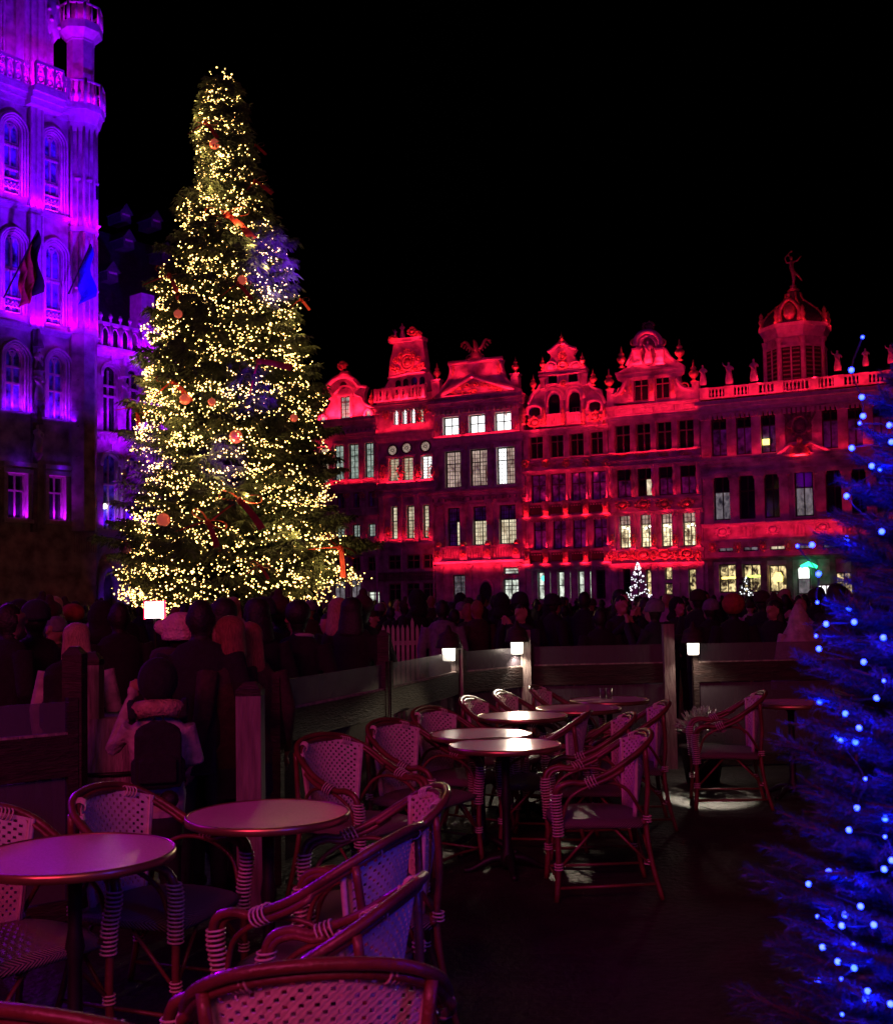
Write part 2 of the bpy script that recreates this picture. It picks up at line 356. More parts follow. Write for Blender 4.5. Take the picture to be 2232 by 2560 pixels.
class Bld:
    def __init__(s,name,label,plane,pxl,pxr,pyc,depth=9,cat='house',group=None,wallm='stone'):
        s.pl=plane; a,_=plane.uz(pxl,pyc); b,_=plane.uz(pxr,pyc); s.u0=a; s.w=b-a; s.depth=depth; s.cx=(pxl+pxr)/2; s.wm=wallm
        o=plane.P+plane.u*a; s.O=o
        s.e=empty(name,(o.x,o.y,0),plane.rz,label,cat,group); s.op=[]; s.nl=0
    def p(s,px,py,off=0):
        u,z=s.pl.uz(px,py,off); return u-s.u0,z
    def z(s,py,px=None): return s.p(px or s.cx,py)[1]
    def world(s,x,y,z): return s.O+s.pl.u*x-s.pl.n*y+Vector((0,0,z))
    def part(s,mb,name,m='stone',smooth=False,parent=None): return mb.build(name,M[m] if isinstance(m,str) else m,parent or s.e,smooth)
    def rect(s,cx,yt,yb,w):
        cy=(yt+yb)/2; x0,_=s.p(cx-w/2,cy); x1,_=s.p(cx+w/2,cy); return x0,x1,s.p(cx,yb)[1],s.p(cx,yt)[1]
    def row(s,L):      # (cx,yt,yb,w): levels of a storey made equal
        q=[s.rect(*a) for a in L]; z0=sum(a[2] for a in q)/len(q); z1=sum(a[3] for a in q)/len(q); w=sum(a[1]-a[0] for a in q)/len(q)
        return [((a[0]+a[1])/2-w/2,(a[0]+a[1])/2+w/2,z0,z1) for a in q]
    def win(s,r,glass='shade_glass',cols=2,tr=(.33,),frame='frame',lead=None,hole=True,arch=0,y=.16,fw=.07,mat_by=None,proud=False):
        x0,x1,z0,z1=r
        if hole: s.op.append((x0,x1,z0,z1))
        m=MB(); ys=y if not proud else -.05
        m.box(x0,x0+fw,ys,ys+.09,z0,z1); m.box(x1-fw,x1,ys,ys+.09,z0,z1); m.box(x0+fw,x1-fw,ys,ys+.09,z0,z0+fw); m.box(x0+fw,x1-fw,ys,ys+.09,z1-fw,z1)
        W=(x1-x0-2*fw); xs=[x0+fw+W*k/cols for k in range(cols+1)]; H=z1-z0-2*fw
        zs=[z0+fw]+[z1-fw-H*t for t in sorted(tr,reverse=True)]+[z1-fw]
        for k in range(1,cols): m.box(xs[k]-fw*.5,xs[k]+fw*.5,ys-.01,ys+.085,z0+fw,z1-fw)
        for zz in zs[1:-1]: m.box(x0+fw,x1-fw,ys-.02,ys+.08,zz-fw*.5,zz+fw*.5)
        f=s.part(m,'window',frame)
        for i in range(cols):
            for j in range(len(zs)-1):
                g=MB(); g.box(xs[i]+fw*.3,xs[i+1]-fw*.3,ys+.045,ys+.065,zs[j]+fw*.3,zs[j+1]-fw*.3)
                gm=mat_by(i,j) if mat_by else glass
                s.part(g,'pane',gm,parent=f)
                if lead:
                    pass
        if lead:
            g=MB(); bw=.018
            for i in range(cols):
                a,b=xs[i],xs[i+1]; n=lead[0]
                for k in range(1,n): xx=a+(b-a)*k/n; g.box(xx-bw,xx+bw,ys+.03,ys+.044,z0+fw,z1-fw)
            n=lead[1]
            for k in range(1,n):
                zz=z0+fw+H*k/n; g.box(x0+fw,x1-fw,ys+.028,ys+.046,zz-bw,zz+bw)
            tag(s.part(g,'glazing_bars','black_frame',parent=f),kind='stuff')
        if arch:
            m=MB(); sp=z1-arch; P=rounda((x0+x1)/2,x1-x0,sp,z1)
            h=len(P)//2
            m.prism([(x0,z1)]+[(x0,sp)]+P[1:h+1],.01,.2); m.prism([(x1,z1)]+P[h:-1]+[(x1,sp)],.01,.2); s.part(m,'arch_spandrel',s.wm)
        return f
    def surround(s,r,t=.12,d=.08,name='window_surround',m='stone_smooth',sill=True,head=True):
        x0,x1,z0,z1=r; b=MB(); b.box(x0-t,x0-.002,-d,.05,z0,z1); b.box(x1+.002,x1+t,-d,.05,z0,z1)
        if head: b.box(x0-t*1.3,x1+t*1.3,-d*1.4,.05,z1+.002,z1+t*1.1)
        if sill: b.box(x0-t*1.3,x1+t*1.3,-d*1.8,.05,z0-t,z0-.002)
        return s.part(b,name,m)
    def wall(s,z0,z1,x0=0,x1=None,th=.4,name='wall',y0=0):
        x1=s.w if x1 is None else x1
        op=[o for o in s.op if o[2]<z1 and o[3]>z0 and o[0]<x1 and o[1]>x0]
        X=sorted({x0,x1,*[min(max(v,x0),x1) for o in op for v in o[:2]]}); Z=sorted({z0,z1,*[min(max(v,z0),z1) for o in op for v in o[2:]]})
        m=MB()
        for i in range(len(X)-1):
            for j in range(len(Z)-1):
                a,b,c,d=X[i],X[i+1],Z[j],Z[j+1]
                if b-a<1e-5 or d-c<1e-5: continue
                cx,cz=(a+b)/2,(c+d)/2
                if any(o[0]<cx<o[1] and o[2]<cz<o[3] for o in op): continue
                m.add([(a,y0,c),(b,y0,c),(b,y0,d),(a,y0,d)],[(0,1,2,3)])
        for a,b,c,d in op:
            m.add([(a,y0,c),(a,y0,d),(a,th,d),(a,th,c)],[(0,1,2,3)]); m.add([(b,y0,c),(b,y0,d),(b,th,d),(b,th,c)],[(3,2,1,0)])
            m.add([(a,y0,c),(b,y0,c),(b,th,c),(a,th,c)],[(3,2,1,0)]); m.add([(a,y0,d),(b,y0,d),(b,th,d),(a,th,d)],[(0,1,2,3)])
        return s.part(m,name,s.wm)
    def body(s,z1,m='stone_dark'):
        b=MB(); b.box(.02,s.w-.02,.42,s.depth,0,z1); return s.part(b,'building_body',m)
    def ledge(s,zt,h,proj,x0=0,x1=None,name='cornice',m='stone',teeth=0):
        x1=s.w if x1 is None else x1; b=MB()
        for k,(a,c,q) in enumerate([(1,.72,1),(.718,.42,.72),(.418,.15,.5),(.148,0,.22)]):
            b.box(x0-proj*q*.3,x1+proj*q*.3,-proj*q,.06,zt-h+h*c,zt-h+h*a)
        if teeth:
            n=int((x1-x0)/teeth)
            for k in range(n): xx=x0+(k+.5)*(x1-x0)/n; b.box(xx-teeth*.28,xx+teeth*.28,-proj*.62,-proj*.2,zt-h*1.35,zt-h*1.002)
        return s.part(b,name,m)
    def light(s,x0,x1,z,power,col=RED,y=-.3,tilt=.25,sy=.06,n=1):
        for k in range(n):
            a=x0+(x1-x0)*k/n; b=x0+(x1-x0)*(k+1)/n
            loc=s.world((a+b)/2,y,z); d=Vector((0,0,1))-s.pl.n*tilt
            o=area('ledge_floodlight',loc,d,b-a-.02,sy,power/n*(1.75 if col is RED else 3.8),col,R(130))
            # keep the strip parallel to the wall
            zx=s.pl.u; zz=-d.normalized(); zy=zz.cross(zx)
            o.matrix_world=Matrix.Translation(loc)@Matrix((zx,zy,zz)).transposed().to_4x4()
    def hot(s,px,py,power=6,col=RED,off=.5):
        x,z=s.p(px,py,off); d=s.world(x,-off,z); point('ornament_lamp',d,power*2.2,col,.04)
    def pil(s,x,z0,z1,w,d=.12,name='pilaster',m='stone',cap=True,rnd=False,twist=False):
        b=MB()
        if rnd:
            n=24 if twist else 8; H=z1-z0
            if twist:
                v=[]
                for k in range(n+1):
                    zz=z0+H*k/n; a=k*.7
                    v.append((x+.025*math.cos(a),-d*.5+.025*math.sin(a),zz))
                b.tube(v,w*.42,8)
            else: b.lathe([(w*.5,z0),(w*.5,z0+H*.05),(w*.40,z0+H*.07),(w*.36,z0+H*.9),(w*.5,z0+H*.93),(w*.55,z1)],10,(x,-d*.5,0))
        else: b.box(x-w/2,x+w/2,-d,.03,z0,z1)
        if cap and not rnd:
            h=w*.55
            b.box(x-w*.66,x+w*.66,-d*1.5,.03,z1-h*.5,z1-.003); b.box(x-w*.58,x+w*.58,-d*1.3,.03,z1-h,z1-h*.55)
            b.box(x-w*.62,x+w*.62,-d*1.4,.03,z0+.003,z0+h*.5)
            b.ball((x-w*.45,-d*1.4,z1-h*.7),w*.16,6,4); b.ball((x+w*.45,-d*1.4,z1-h*.7),w*.16,6,4)
        return s.part(b,name,m)
    def balustrade(s,x0,x1,z0,z1,y=-.35,sp=.22,posts=(),m='stone',pw=.36,name='balustrade'):
        b=MB(); h=z1-z0
        b.box(x0,x1,y-.12,y+.14,z1-h*.14,z1); o=s.part(b,name,m); b=MB(); b.box(x0,x1,y-.11,y+.13,z0,z0+h*.14); s.part(b,'base_rail',m,parent=o)
        q=MB(); n=max(2,int((x1-x0)/sp))
        for k in range(n):
            xx=x0+(k+.5)*(x1-x0)/n
            if any(abs(xx-p)<pw*.62 for p in posts): continue
            q.lathe([(r*sp*.62,z0+h*.14+zz*h*.72) for r,zz in BALUS],7,(xx,y,0))
        tag(s.part(q,'balusters',m,True,parent=o),kind='stuff')
        for p in posts:
            c=MB(); c.box(p-pw/2,p+pw/2,y-.17,y+.17,z0-.003,z1+.02); s.part(c,'balustrade_post',m,parent=o)
        return o
    def fig(s,px,py_base,py_top,k=0,off=.3,me=None,name='rooftop_statue',hh=1.85,rz=0,m=None):
        x,z=s.p(px,py_base,off); _,zt=s.p(px,py_top,off); q=(zt-z)/hh
        return inst(name,me or STAT[k],s.e,(x,-off,z),(0,0,rz),q)
    def gable(s,pts,y0=0,y1=.45,name='gable',m=None):
        b=MB(); b.prism([s.p(a,c) for a,c in pts],y0,y1); return s.part(b,name,m or s.wm)
    def trim(s,pts,r=.09,y=-.06,name='gable_coping',m='stone_smooth',n=4):
        P=[(q[0],y,q[1]) for q in [s.p(a,c) for a,c in pts]]
        b=MB(); b.tube(crv(P,n) if n>1 else P,r,6); return s.part(b,name,m,True)
    def carving(s,px,py,w,h,seed,name='carved_cartouche',m='gold',y=-.04,d=.14):
        x0,x1,z0,z1=s.rect(px,py-h/2,py+h/2,w); b=MB(); carve(b,(x0+x1)/2,(z0+z1)/2,x1-x0,z1-z0,seed,y,d); return s.part(b,name,m,True)

# ================================================================ the guild houses
u=Vector((math.sin(R(64)),-math.cos(R(64))))
PR=Plane((10.8,80),math.atan2(u.y,u.x))
GR='gabled guild houses in a row across the square'
def H(name,label,a,b): return Bld(name,label,PR,a,b,1250,group=GR)
def floorline(h): return 0
# ---- house 1: round-topped gable, partly behind the fir
h=H('guild_house','narrow red-lit gabled house with rounded pediment right beside the big fir tree',787,945)
rw=h.row([(848,1114,1202,24),(885,1110,1198,24),(925,1104,1193,24)])
for r in rw: h.win(r,cols=2,lead=(2,6),frame='black_frame',mat_by=lambda i,j:'lit_green' if j==0 else ('lit_green' if i<2 else 'shade_glass')); h.surround(r)
r=h.row([(811,1119,1207,22)])[0]; h.win(r,'lit_cream',cols=2,lead=(2,6),frame='black_frame'); h.surround(r)
r2=h.row([(851,1233,1272,20),(892,1231,1270,22),(930,1228,1266,22)])
for r in r2: h.win(r,'sheen_glass',cols=2,tr=()); h.surround(r,.1)
r3=h.row([(851,1313,1346,20),(892,1311,1344,21),(931,1308,1341,21)])
for r in r3: h.win(r,'lit_green',cols=2,tr=(),lead=(2,4),frame='black_frame')
g0=h.row([(850,1395,1430,26),(890,1393,1428,24),(930,1392,1427,24)])
for r in g0: h.win(r,'shade_glass',cols=2,tr=(.4,))
g1=h.row([(848,1450,1500,28),(890,1449,1500,28)])
for r in g1: h.win(r,'lit_lattice',cols=2,tr=(.3,))
gd=h.row([(934,1478,1510,28)])[0]; h.win(gd,'lit_shop',cols=2,tr=(.25,),frame='white_paint')
zc=h.z(1062); h.wall(0,zc); h.body(zc-.2)
h.ledge(h.z(1048),.9,.55,teeth=.4); h.light(.1,h.w-.1,h.z(1047),150,y=-.35,n=2)
h.ledge(h.z(1083),.55,.35,name='string_course')
h.ledge(h.z(1213),.5,.4,name='string_course'); h.light(.1,h.w-.1,h.z(1212),22,y=-.3)
h.ledge(h.z(1290),.35,.3,name='string_course'); h.ledge(h.z(1377),.45,.5); h.light(.1,h.w-.1,h.z(1376),26,y=-.42)
for px in (830,867,905,943): 
    x,_=h.p(px,1160); h.pil(min(max(x,.12),h.w-.12),h.z(1212),h.z(1085),.3)
    x,_=h.p(px,1300); h.pil(min(max(x,.12),h.w-.12),h.z(1376),h.z(1228),.26)
    h.carving(px if px<940 else 938,1238,16,16,px,'carved_corbel')
    x,_=h.p(px,1440); h.pil(min(max(x,.15),h.w-.15),0,h.z(1392),.28,name='column',m='stone_smooth',rnd=True)
for i,(a,b) in enumerate(((836,866),(877,907),(915,944))):
    x0,_=h.p(a,1360); x1,_=h.p(b,1360); h.balustrade(x0,min(x1,h.w),h.z(1373),h.z(1347),-.45,.2)
h.gable([(795,1060),(795,1030),(806,1025),(818,1020),(826,1004),(826,986),(806,984),(815,970),(829,955),(846,945),(862,942),(880,946),(893,955),(900,966),(917,966),(911,980),(910,995),(917,1008),(932,1018),(941,1035),(944,1060)])
h.trim([(806,985),(818,967),(834,951),(848,944),(862,941),(878,945),(890,953),(900,967)],.2,-.12)
h.trim([(826,1000),(828,985),(806,985)],.1,n=1); h.trim([(917,967),(900,967),(888,985),(905,992),(912,1008),(930,1018)],.12)
h.trim([(836,985),(850,970),(866,966),(880,972),(890,984)],.1)
r=h.rect(865,991,1047,23); h.win(r,'lit_green',cols=2,tr=(.25,),hole=False,proud=True,frame='black_frame',lead=(2,5)); h.surround(r,.2,.16,'gable_window_surround')
for px,py in ((809,1050),(922,1035)):
    r=h.rect(px,py-10,py+9,13); h.win(r,'lit_green',cols=1,tr=(),hole=False,proud=True); h.trim([(px-9,py+10),(px-9,py-4),(px,py-13),(px+9,py-4),(px+9,py+10)],.12)
b=MB(); x,z=h.p(859,963); b.ring((x,-.03,z),(0,1,0),.22,.07); b.ball((x,-.02,z),(.2,.03,.2),8,4); h.part(b,'oculus','black_frame')
b=MB(); x0,z0=h.p(843,945); x1,z1=h.p(875,926); b.prism([(x0,z0),(x1,z0),(x1-.25,z1),(x0+.25,z1)],.02,.45); h.part(b,'statue_pedestal','stone_dark')
h.carving(856,914,22,22,5,'crouching_beast_statue',d=.4,y=.1); h.hot(856,930,7)
for px,py in ((793,1025),(931,1017)):
    x,z=h.p(px,py); inst('urn_finial',URN,h.e,(x,-.1,z),s=1.05)
h.light(*[h.p(a,1050)[0] for a in (810,925)],h.z(1040),60,y=-.5); h.hot(862,955,18,off=.9); h.hot(835,1000,10,off=.6); h.hot(800,1120,14,off=.6)
# ---- house 2: ship-stern gable
h=H('guild_house','red-lit house whose gable is shaped like a ship stern, three round clock-like windows below',945,1086)
r0=h.row([(991,1018,1063,11),(1012,1014,1060,11),(1033,1012,1058,11),(1053,1010,1055,11)])
for i,r in enumerate(r0): h.win(r,'lit_white' if i!=3 else 'lit_cream',cols=1,tr=(),fw=.03,frame='black_frame',arch=.18,lead=(2,6)); h.surround(r,.1)
r1=h.row([(985.5,1146,1205,25),(1020,1142,1200,26),(1067,1137,1197,27)])
for i,r in enumerate(r1): h.win(r,'lit_white' if i==2 else 'lit_cream',cols=2,tr=(),arch=.16,lead=(3,8)); h.surround(r,.14)
r2=h.row([(991,1267,1350,23),(1029,1264,1347,22),(1070,1260,1343,24)])
for i,r in enumerate(r2): h.win(r,'lit_cream',cols=2,tr=(.45,),lead=(2,9),frame='black_frame'); h.surround(r,.12)
g0=h.row([(986,1388,1424,36),(1032,1386,1422,36),(1073,1384,1420,30)])
for r in g0: h.win(r,'shade_glass',cols=2,tr=(.4,))
g1=h.row([(986,1458,1504,36),(1032,1458,1504,36),(1073,1457,1503,28)])
for r in g1: h.win(r,'shade_glass',cols=2,tr=(.3,))
zc=h.z(985); h.wall(0,zc); h.body(zc-.3)
h.ledge(h.z(1008),.5,.6,teeth=.35); h.light(.1,h.w-.1,h.z(1080),26,y=-.35); h.ledge(h.z(1083),.6,.4,m='stone_smooth')
h.ledge(h.z(1219),.55,.4); h.ledge(h.z(1232),.3,.25,name='string_course'); h.light(.1,h.w-.1,h.z(1208),34,y=-.3); h.ledge(h.z(1357),.5,.45); h.light(.1,h.w-.1,h.z(1356),20,y=-.4)
for px,py in ((982,1126),(1017,1120),(1064,1116)):
    x,z=h.p(px,py); b=MB(); b.ring((x,-.05,z),(0,1,0),.40,.06,20); 
    for k in range(12): a=2*PI*k/12; b.tube([(x+.1*math.cos(a),-.05,z+.1*math.sin(a)),(x+.37*math.cos(a),-.05,z+.37*math.sin(a))],.018,4)
    b.ring((x,-.05,z),(0,1,0),.10,.03,10); f=h.part(b,'round_window','black_frame')
    b=MB(); b.lathe([(.39,0),(.39,.02)],20); q=b.build('pane',M['lit_pink'],f); q.rotation_euler=(PI/2,0,0); q.location=(x,-.005,z)
for px in (957,1002,1043,1083): x,_=h.p(px,1300); h.pil(min(max(x,.2),h.w-.2),h.z(1356),h.z(1237),.34,.2)
for px in (959,1001,1044,1083): h.carving(px if px<1080 else 1080,1180,16,44,px,'carved_trophy',d=.12); 
for px in (975,1010,1046,1078): h.carving(px-4,1330,13,26,px,'carved_bracket',d=.14)
for px in (1006,1087): x,_=h.p(px,1440); h.pil(min(x,h.w-.1),0,h.z(1372),.18,.3,'slender_column','stone_smooth',rnd=True)
x0,_=h.p(968,1440); h.balustrade(x0-.5,h.w-.1,h.z(1451),h.z(1430),-.3,.18,m='stone_dark')
for px,py in ((966,1035),(1050,1043),(1065,1020)): h.carving(px,py,16,34,px,'carved_sea_figure',d=.2)
h.hot(1050,1058,4,off=.6); h.hot(970,1060,4,off=.6)
h.balustrade(.05,h.w-.3,h.z(1003),h.z(969),-.45,.28,posts=[.2+(h.w-.7)*k/6 for k in range(7)],pw=.22)
h.light(.1,h.w-.2,h.z(1006)+.05,45,y=-.9,tilt=1.0)
# attic behind balustrade
h.gable([(956,985),(952,968),(972,935),(985,930),(1045,920),(1062,918),(1082,952),(1080,972)],.5,.9,'attic_wall')
for px,yt,yb in ((988,948,979),(1007,944,976),(1028,940,972),(1048,939,969)):
    r=h.rect(px,yt,yb,13); b=MB(); b.prism(rounda((r[0]+r[1])/2,r[1]-r[0],r[3]-.2,r[3])+[(r[1],r[2]),(r[0],r[2])],.47,.495); h.part(b,'attic_window','shade_glass')
h.gable([(968,944),(971,905),(977,880),(982,852),(1053,848),(1056,870),(1061,905),(1063,930),(1040,930),(1010,935),(990,940)],.2,.9,'ship_stern_gable')
h.gable([(970,848),(973,858),(1055,849),(1056,840),(1030,843),(1000,846)],-.1,.95,'gable_top_ledge','stone_smooth')
x0,_=h.p(970,900); h.light(h.p(975,940)[0],h.p(1060,940)[0],h.z(944),48,y=-.35); h.light(h.p(975,850)[0],h.p(1055,850)[0],h.z(852),5,y=-.3)
b=MB(); x,z=h.p(1016,903); b.ring((x,.15,z),(0,1,0),.55,.09,18,5,.65); b.ring((x,.14,z),(0,1,0),.32,.06,14,5,.4); b.ball((x,.15,z),(.25,.12,.32)); h.part(b,'medallion','gold',True)
for k,(px,py) in enumerate(((978,918),(990,925),(1004,928),(1030,925),(1045,918),(1055,912),(1000,888),(1030,885),(1044,896),(988,900),(1016,878))): h.carving(px,py,14,16,k+40,'gable_carving',d=.13,y=.16)
h.trim([(968,946),(990,941),(1015,934),(1040,931),(1063,929)],.1,.1)
h.carving(1029,828,22,24,8,'gilt_lion_statue',d=.35,y=.2); h.carving(1045,834,16,16,9,'gilt_lion_statue',d=.3,y=.2); h.carving(985,846,24,12,18,'gilt_shell',d=.25,y=-.1)
h.fig(1006,846,807,0,-.4); h.fig(988,848,822,1,-.3,m='stone'); h.hot(1035,842,7,off=.4); h.hot(985,855,8,off=.5)
# ---- house 3: triangular pediment and big slab gable
h=H('guild_house','red-lit house with triangular pediment, winged bird on its gable and bright white windows',1086,1312)
r0=h.row([(1128,1042,1088,40),(1193,1037,1082,40),(1258,1031,1077,40)])
for i,r in enumerate(r0): h.win(r,'lit_white',cols=2,tr=(.48,),frame='black_frame'); h.surround(r,.2,.14)
r1=h.row([(1135,1127,1220,43),(1198,1123,1215,44),(1265,1118,1210,45)])
for i,r in enumerate(r1): h.win(r,'lit_pink' if i<2 else 'lit_white',cols=2,tr=(.34,),lead=(3,9),frame='black_frame',mat_by=(lambda a,b,i=i: 'shade_glass' if False else ('lit_pink' if i<2 else ('lit_white' if a==0 else 'lit_pink')))); h.surround(r,.16,.12)
r2=h.row([(1140,1270,1367,42),(1204,1265,1363,42),(1270,1261,1359,42)])
for i,r in enumerate(r2): h.win(r,'lit_cream',cols=2,tr=(.36,),lead=(3,9),frame='black_frame',mat_by=(lambda a,b,i=i: ('sheen_glass' if (i==0 and a==0) or b==1 else 'lit_cream'))); h.surround(r,.16,.12)
g0=h.row([(1150,1424,1502,36),(1278,1447,1500,38)])
h.win(g0[0],'lit_lattice',cols=2,tr=(.3,),frame='black_frame',lead=(3,8)); r=h.rect(1278,1447,1500,40); h.win(r,'lit_shop',cols=2,tr=(.3,),frame='black_frame',lead=(2,2)); r=h.rect(1278,1418,1436,40); h.win(r,'lit_shop',cols=1,tr=(.5,),frame='black_frame')
zc=h.z(988); h.wall(0,zc); h.body(zc-.2)
h.ledge(h.z(996),.75,.7,teeth=.4); h.ledge(h.z(1091),.5,.4,m='stone_smooth'); h.light(.1,h.w-.1,h.z(1089),16,y=-.34)
h.ledge(h.z(1222),.6,.55,teeth=.5); h.light(.1,h.w-.1,h.z(1224)+.05,30,y=-.48)
h.ledge(h.z(1250),.35,.25,name='string_course')
for px in (1103,1160,1226,1300): x,_=h.p(px,1320); h.pil(min(max(x,.3),h.w-.35),h.z(1385),h.z(1255),.5,.2); x,_=h.p(px,1170); h.pil(min(max(x,.3),h.w-.35),h.z(1221),h.z(1112),.42,.14)
for px in (1094,1157,1224,1291): h.carving(px,1062,15,50,px,'herm_figure',d=.2); x,_=h.p(px,1050); h.pil(max(x,.3),h.z(1088),h.z(1013),.5,.16); h.carving(px,1018,17,17,px+3,'carved_capital',d=.16)
for i,px in enumerate((1098,1157,1220,1293)): h.carving(px,1185,12,56,px+9,'carved_garland',d=.12)
for px in (1113,1140,1175,1205,1240,1268): h.trim([(px-2,1040),(px+0,1026),(px+10,1022),(px+20,1026),(px+22,1038)],.05)
x0,_=h.p(1099,1380); posts=[h.p(a,1380)[0] for a in (1106,1168,1228,1300)]
h.balustrade(x0,h.w+.1,h.z(1402),h.z(1366),-.6,.2,posts=posts,pw=.55,name='balcony_balustrade'); b=MB(); b.box(x0-.1,h.w+.15,-.85,0,h.z(1408),h.z(1402)-.005); h.part(b,'balcony_slab','stone_smooth')
for k,p in enumerate(posts): b=MB(); z0=h.z(1383); carve(b,p,z0,.5,.55,k,-.8,.1); b.lathe([(.2,0),(.26,.15),(.2,.3),(.1,.36)],8,(p,-.6,h.z(1366)+.02)); h.part(b,'balcony_post_carving','gold',True)
h.light(.1,h.w,h.z(1408)-.3,95,y=-1.25,tilt=1.0); h.light(.1,h.w,h.z(1402)+.05,14,y=-.3)
b=MB(); r=h.rect(1214,1455,1505,31); b.prism(rounda((r[0]+r[1])/2,r[1]-r[0],r[3]-.5,r[3])+[(r[1],0),(r[0],0)],-.02,-.003); h.part(b,'arched_door','black_frame')
h.trim([(1196,1500),(1197,1470),(1206,1455),(1215,1450),(1224,1455),(1232,1470),(1233,1500)],.1)
for px in (1100,1172,1245,1306): x,_=h.p(px,1450); h.pil(min(max(x,.3),h.w-.3),0,h.z(1412),.55,.15,m='stone')
h.trim([(1096,996),(1184,941),(1305,979)],.2,-.3,'pediment_cornice',n=1); h.trim([(1093,999),(1308,981)],.16,-.4,'pediment_cornice',n=1)
h.gable([(1099,996),(1184,944),(1303,979)],-.12,.4,'pediment')
h.gable([(1095,995),(1100,975),(1112,962),(1122,945),(1126,925),(1121,912),(1126,905),(1245,893),(1256,897),(1253,908),(1256,925),(1262,942),(1272,955),(1287,962),(1300,983)],.1,.5)
h.trim([(1096,985),(1108,968),(1120,952),(1127,928),(1124,908)],.13,.02); h.trim([(1252,905),(1256,928),(1266,950),(1284,962)],.13,.02); h.trim([(1121,909),(1256,895)],.17,0,n=1)
for px in (1131,1247): h.carving(px,920,12,40,px,'gable_drop_carving',d=.12,y=.08)
for k,(px,py) in enumerate(((1130,976),(1150,970),(1168,966),(1190,962),(1185,980),(1212,962),(1232,968),(1250,973),(1135,988),(1160,985))): h.carving(px,py,20,14,k+70,'pediment_relief',d=.16,y=-.16)
h.light(h.p(1110,990)[0],h.p(1290,980)[0],h.z(988)+.05,26,y=-.55,tilt=.5); h.light(h.p(1130,930)[0],h.p(1250,930)[0],h.z(945),48,y=-.4)
for px,y0,y1 in ((1092,990,953),(1288,973,938)):
    r=h.rect(px,y1,y0+4,19); b=MB(); b.box(r[0],r[1],-.2,.35,r[2],r[3]); b.box(r[0]-.08,r[1]+.08,-.28,.43,r[3],r[3]+.12); h.part(b,'corner_pedestal','stone'); x=(r[0]+r[1])/2; inst('urn_finial',URN,h.e,(x,.08,r[3]+.12),s=1.05); h.hot(px,y1-6,8,off=.5)
b=MB(); x,z=h.p(1187,893)
for sx in (-1,1):
    b.tube(crv([(x,.2,z+.55),(x+sx*.45,.2,z+.75),(x+sx*.8,.2,z+1.25),(x+sx*1.2,.2,z+1.15)],4),[.12]*10+[.08]*3,6)
    for k in range(5): b.tube([(x+sx*(.25+.2*k),.2,z+.65+.12*k),(x+sx*(.35+.22*k),.2,z+.3+.16*k)],.07,5)
b.tube([(x,.2,z+.3),(x,.2,z+.9),(x-.1,.2,z+1.3),(x-.2,.2,z+1.35)],[.2,.2,.1,.06],8); h.part(b,'winged_bird_statue','gold',True)
b=MB(); b.lathe([(.75,z-.25),(.8,z-.1),(.45,z+.05),(.5,z+.3)],10,(x,.25,0)); scroll(b,x-.5,z-.05,.3,0); scroll(b,x+.5,z-.05,.3,0,-1); h.part(b,'bird_pedestal','stone_dark',True)
h.hot(1187,885,7,off=.6)
# ---- house 4: many-tiered gable, dark tall windows with blue painted in for reflections
h=H('guild_house','ornate red-lit house with many-tiered gable, two arched attic windows and two rows of blue-tinted windows',1313,1524)
r0=h.row([(1340,1084,1148,34),(1391,1081,1145,34),(1441,1076,1140,35),(1492,1069,1134,36)])
for r in r0: h.win(r,'shade_glass',tr=(.36,)); h.surround(r,.06,.06)
r1=h.row([(1346,1186,1259,38),(1395,1184,1257,38),(1446,1180,1253,38),(1497,1175,1248,38)])
for r in r1: h.win(r,'sheen_glass',tr=(.38,),frame='wood_dark')
r2=h.row([(1351,1301,1373,37),(1400,1299,1372,37),(1450,1296,1371,38),(1502,1292,1370,38)])
for r in r2: h.win(r,'sheen_glass',tr=(.32,),frame='wood_dark')
g0=h.row([(1360,1430,1500,33),(1410,1428,1499,34),(1461,1426,1498,35),(1506,1424,1497,30)])
for i,r in enumerate(g0): h.win(r,'lit_shop' if i<3 else 'shade_glass',cols=2,tr=(.5,),frame='black_frame')
x,z=h.p(1361,1446); b=MB(); b.ball((x,-.02,z),(.26,.08,.22)); h.part(b,'shop_lamp','teal_glow',True)
zc=h.z(1068); h.wall(0,zc); h.body(zc-.2)
cols=(1317,1368,1418,1468,1521)
for i,px in enumerate(cols):
    x=min(max(h.p(px,1110)[0],.18),h.w-.18); h.pil(x,h.z(1146),h.z(1076),.34,.22,'herm_pilaster'); h.carving(px if i<4 else 1518,1159,18,22,px,'carved_console',d=.3,y=-.2)
    x=min(max(h.p(px,1220)[0],.16),h.w-.16); h.pil(x,h.z(1252),h.z(1172),.2,.25,'column',rnd=True)
    x=min(max(h.p(px,1330)[0],.16),h.w-.16); h.pil(x,h.z(1366),h.z(1294),.2,.25,'column',rnd=True)
    for py in (1271,1390):
        x=min(max(h.p(px,py)[0],.2),h.w-.2); b=MB(); z0=h.z(py+17); z1=h.z(py-16); b.box(x-.2,x+.2,-.42,.02,z0,z1); b.box(x-.25,x+.25,-.46,.02,z1,z1+.1); carve(b,x,(z0+z1)/2,.34,.6,px+py,-.44,.1); h.part(b,'carved_pedestal','gold'); h.light(x-.2,x+.2,z1+.12,5.5,y=-.34); h.light(x-.22,x+.22,z0-.15,4.5,y=-.72,tilt=1.)
    h.carving(px if i<4 else 1518,1289,12,16,px+1,'pendant_boss',d=.15,y=-.25)
    x=min(max(h.p(px,1450)[0],.2),h.w-.2); h.pil(x,0,h.z(1412),.42,.14)
    h.hot(px if i<4 else 1519,1178,3.2,off=.75)
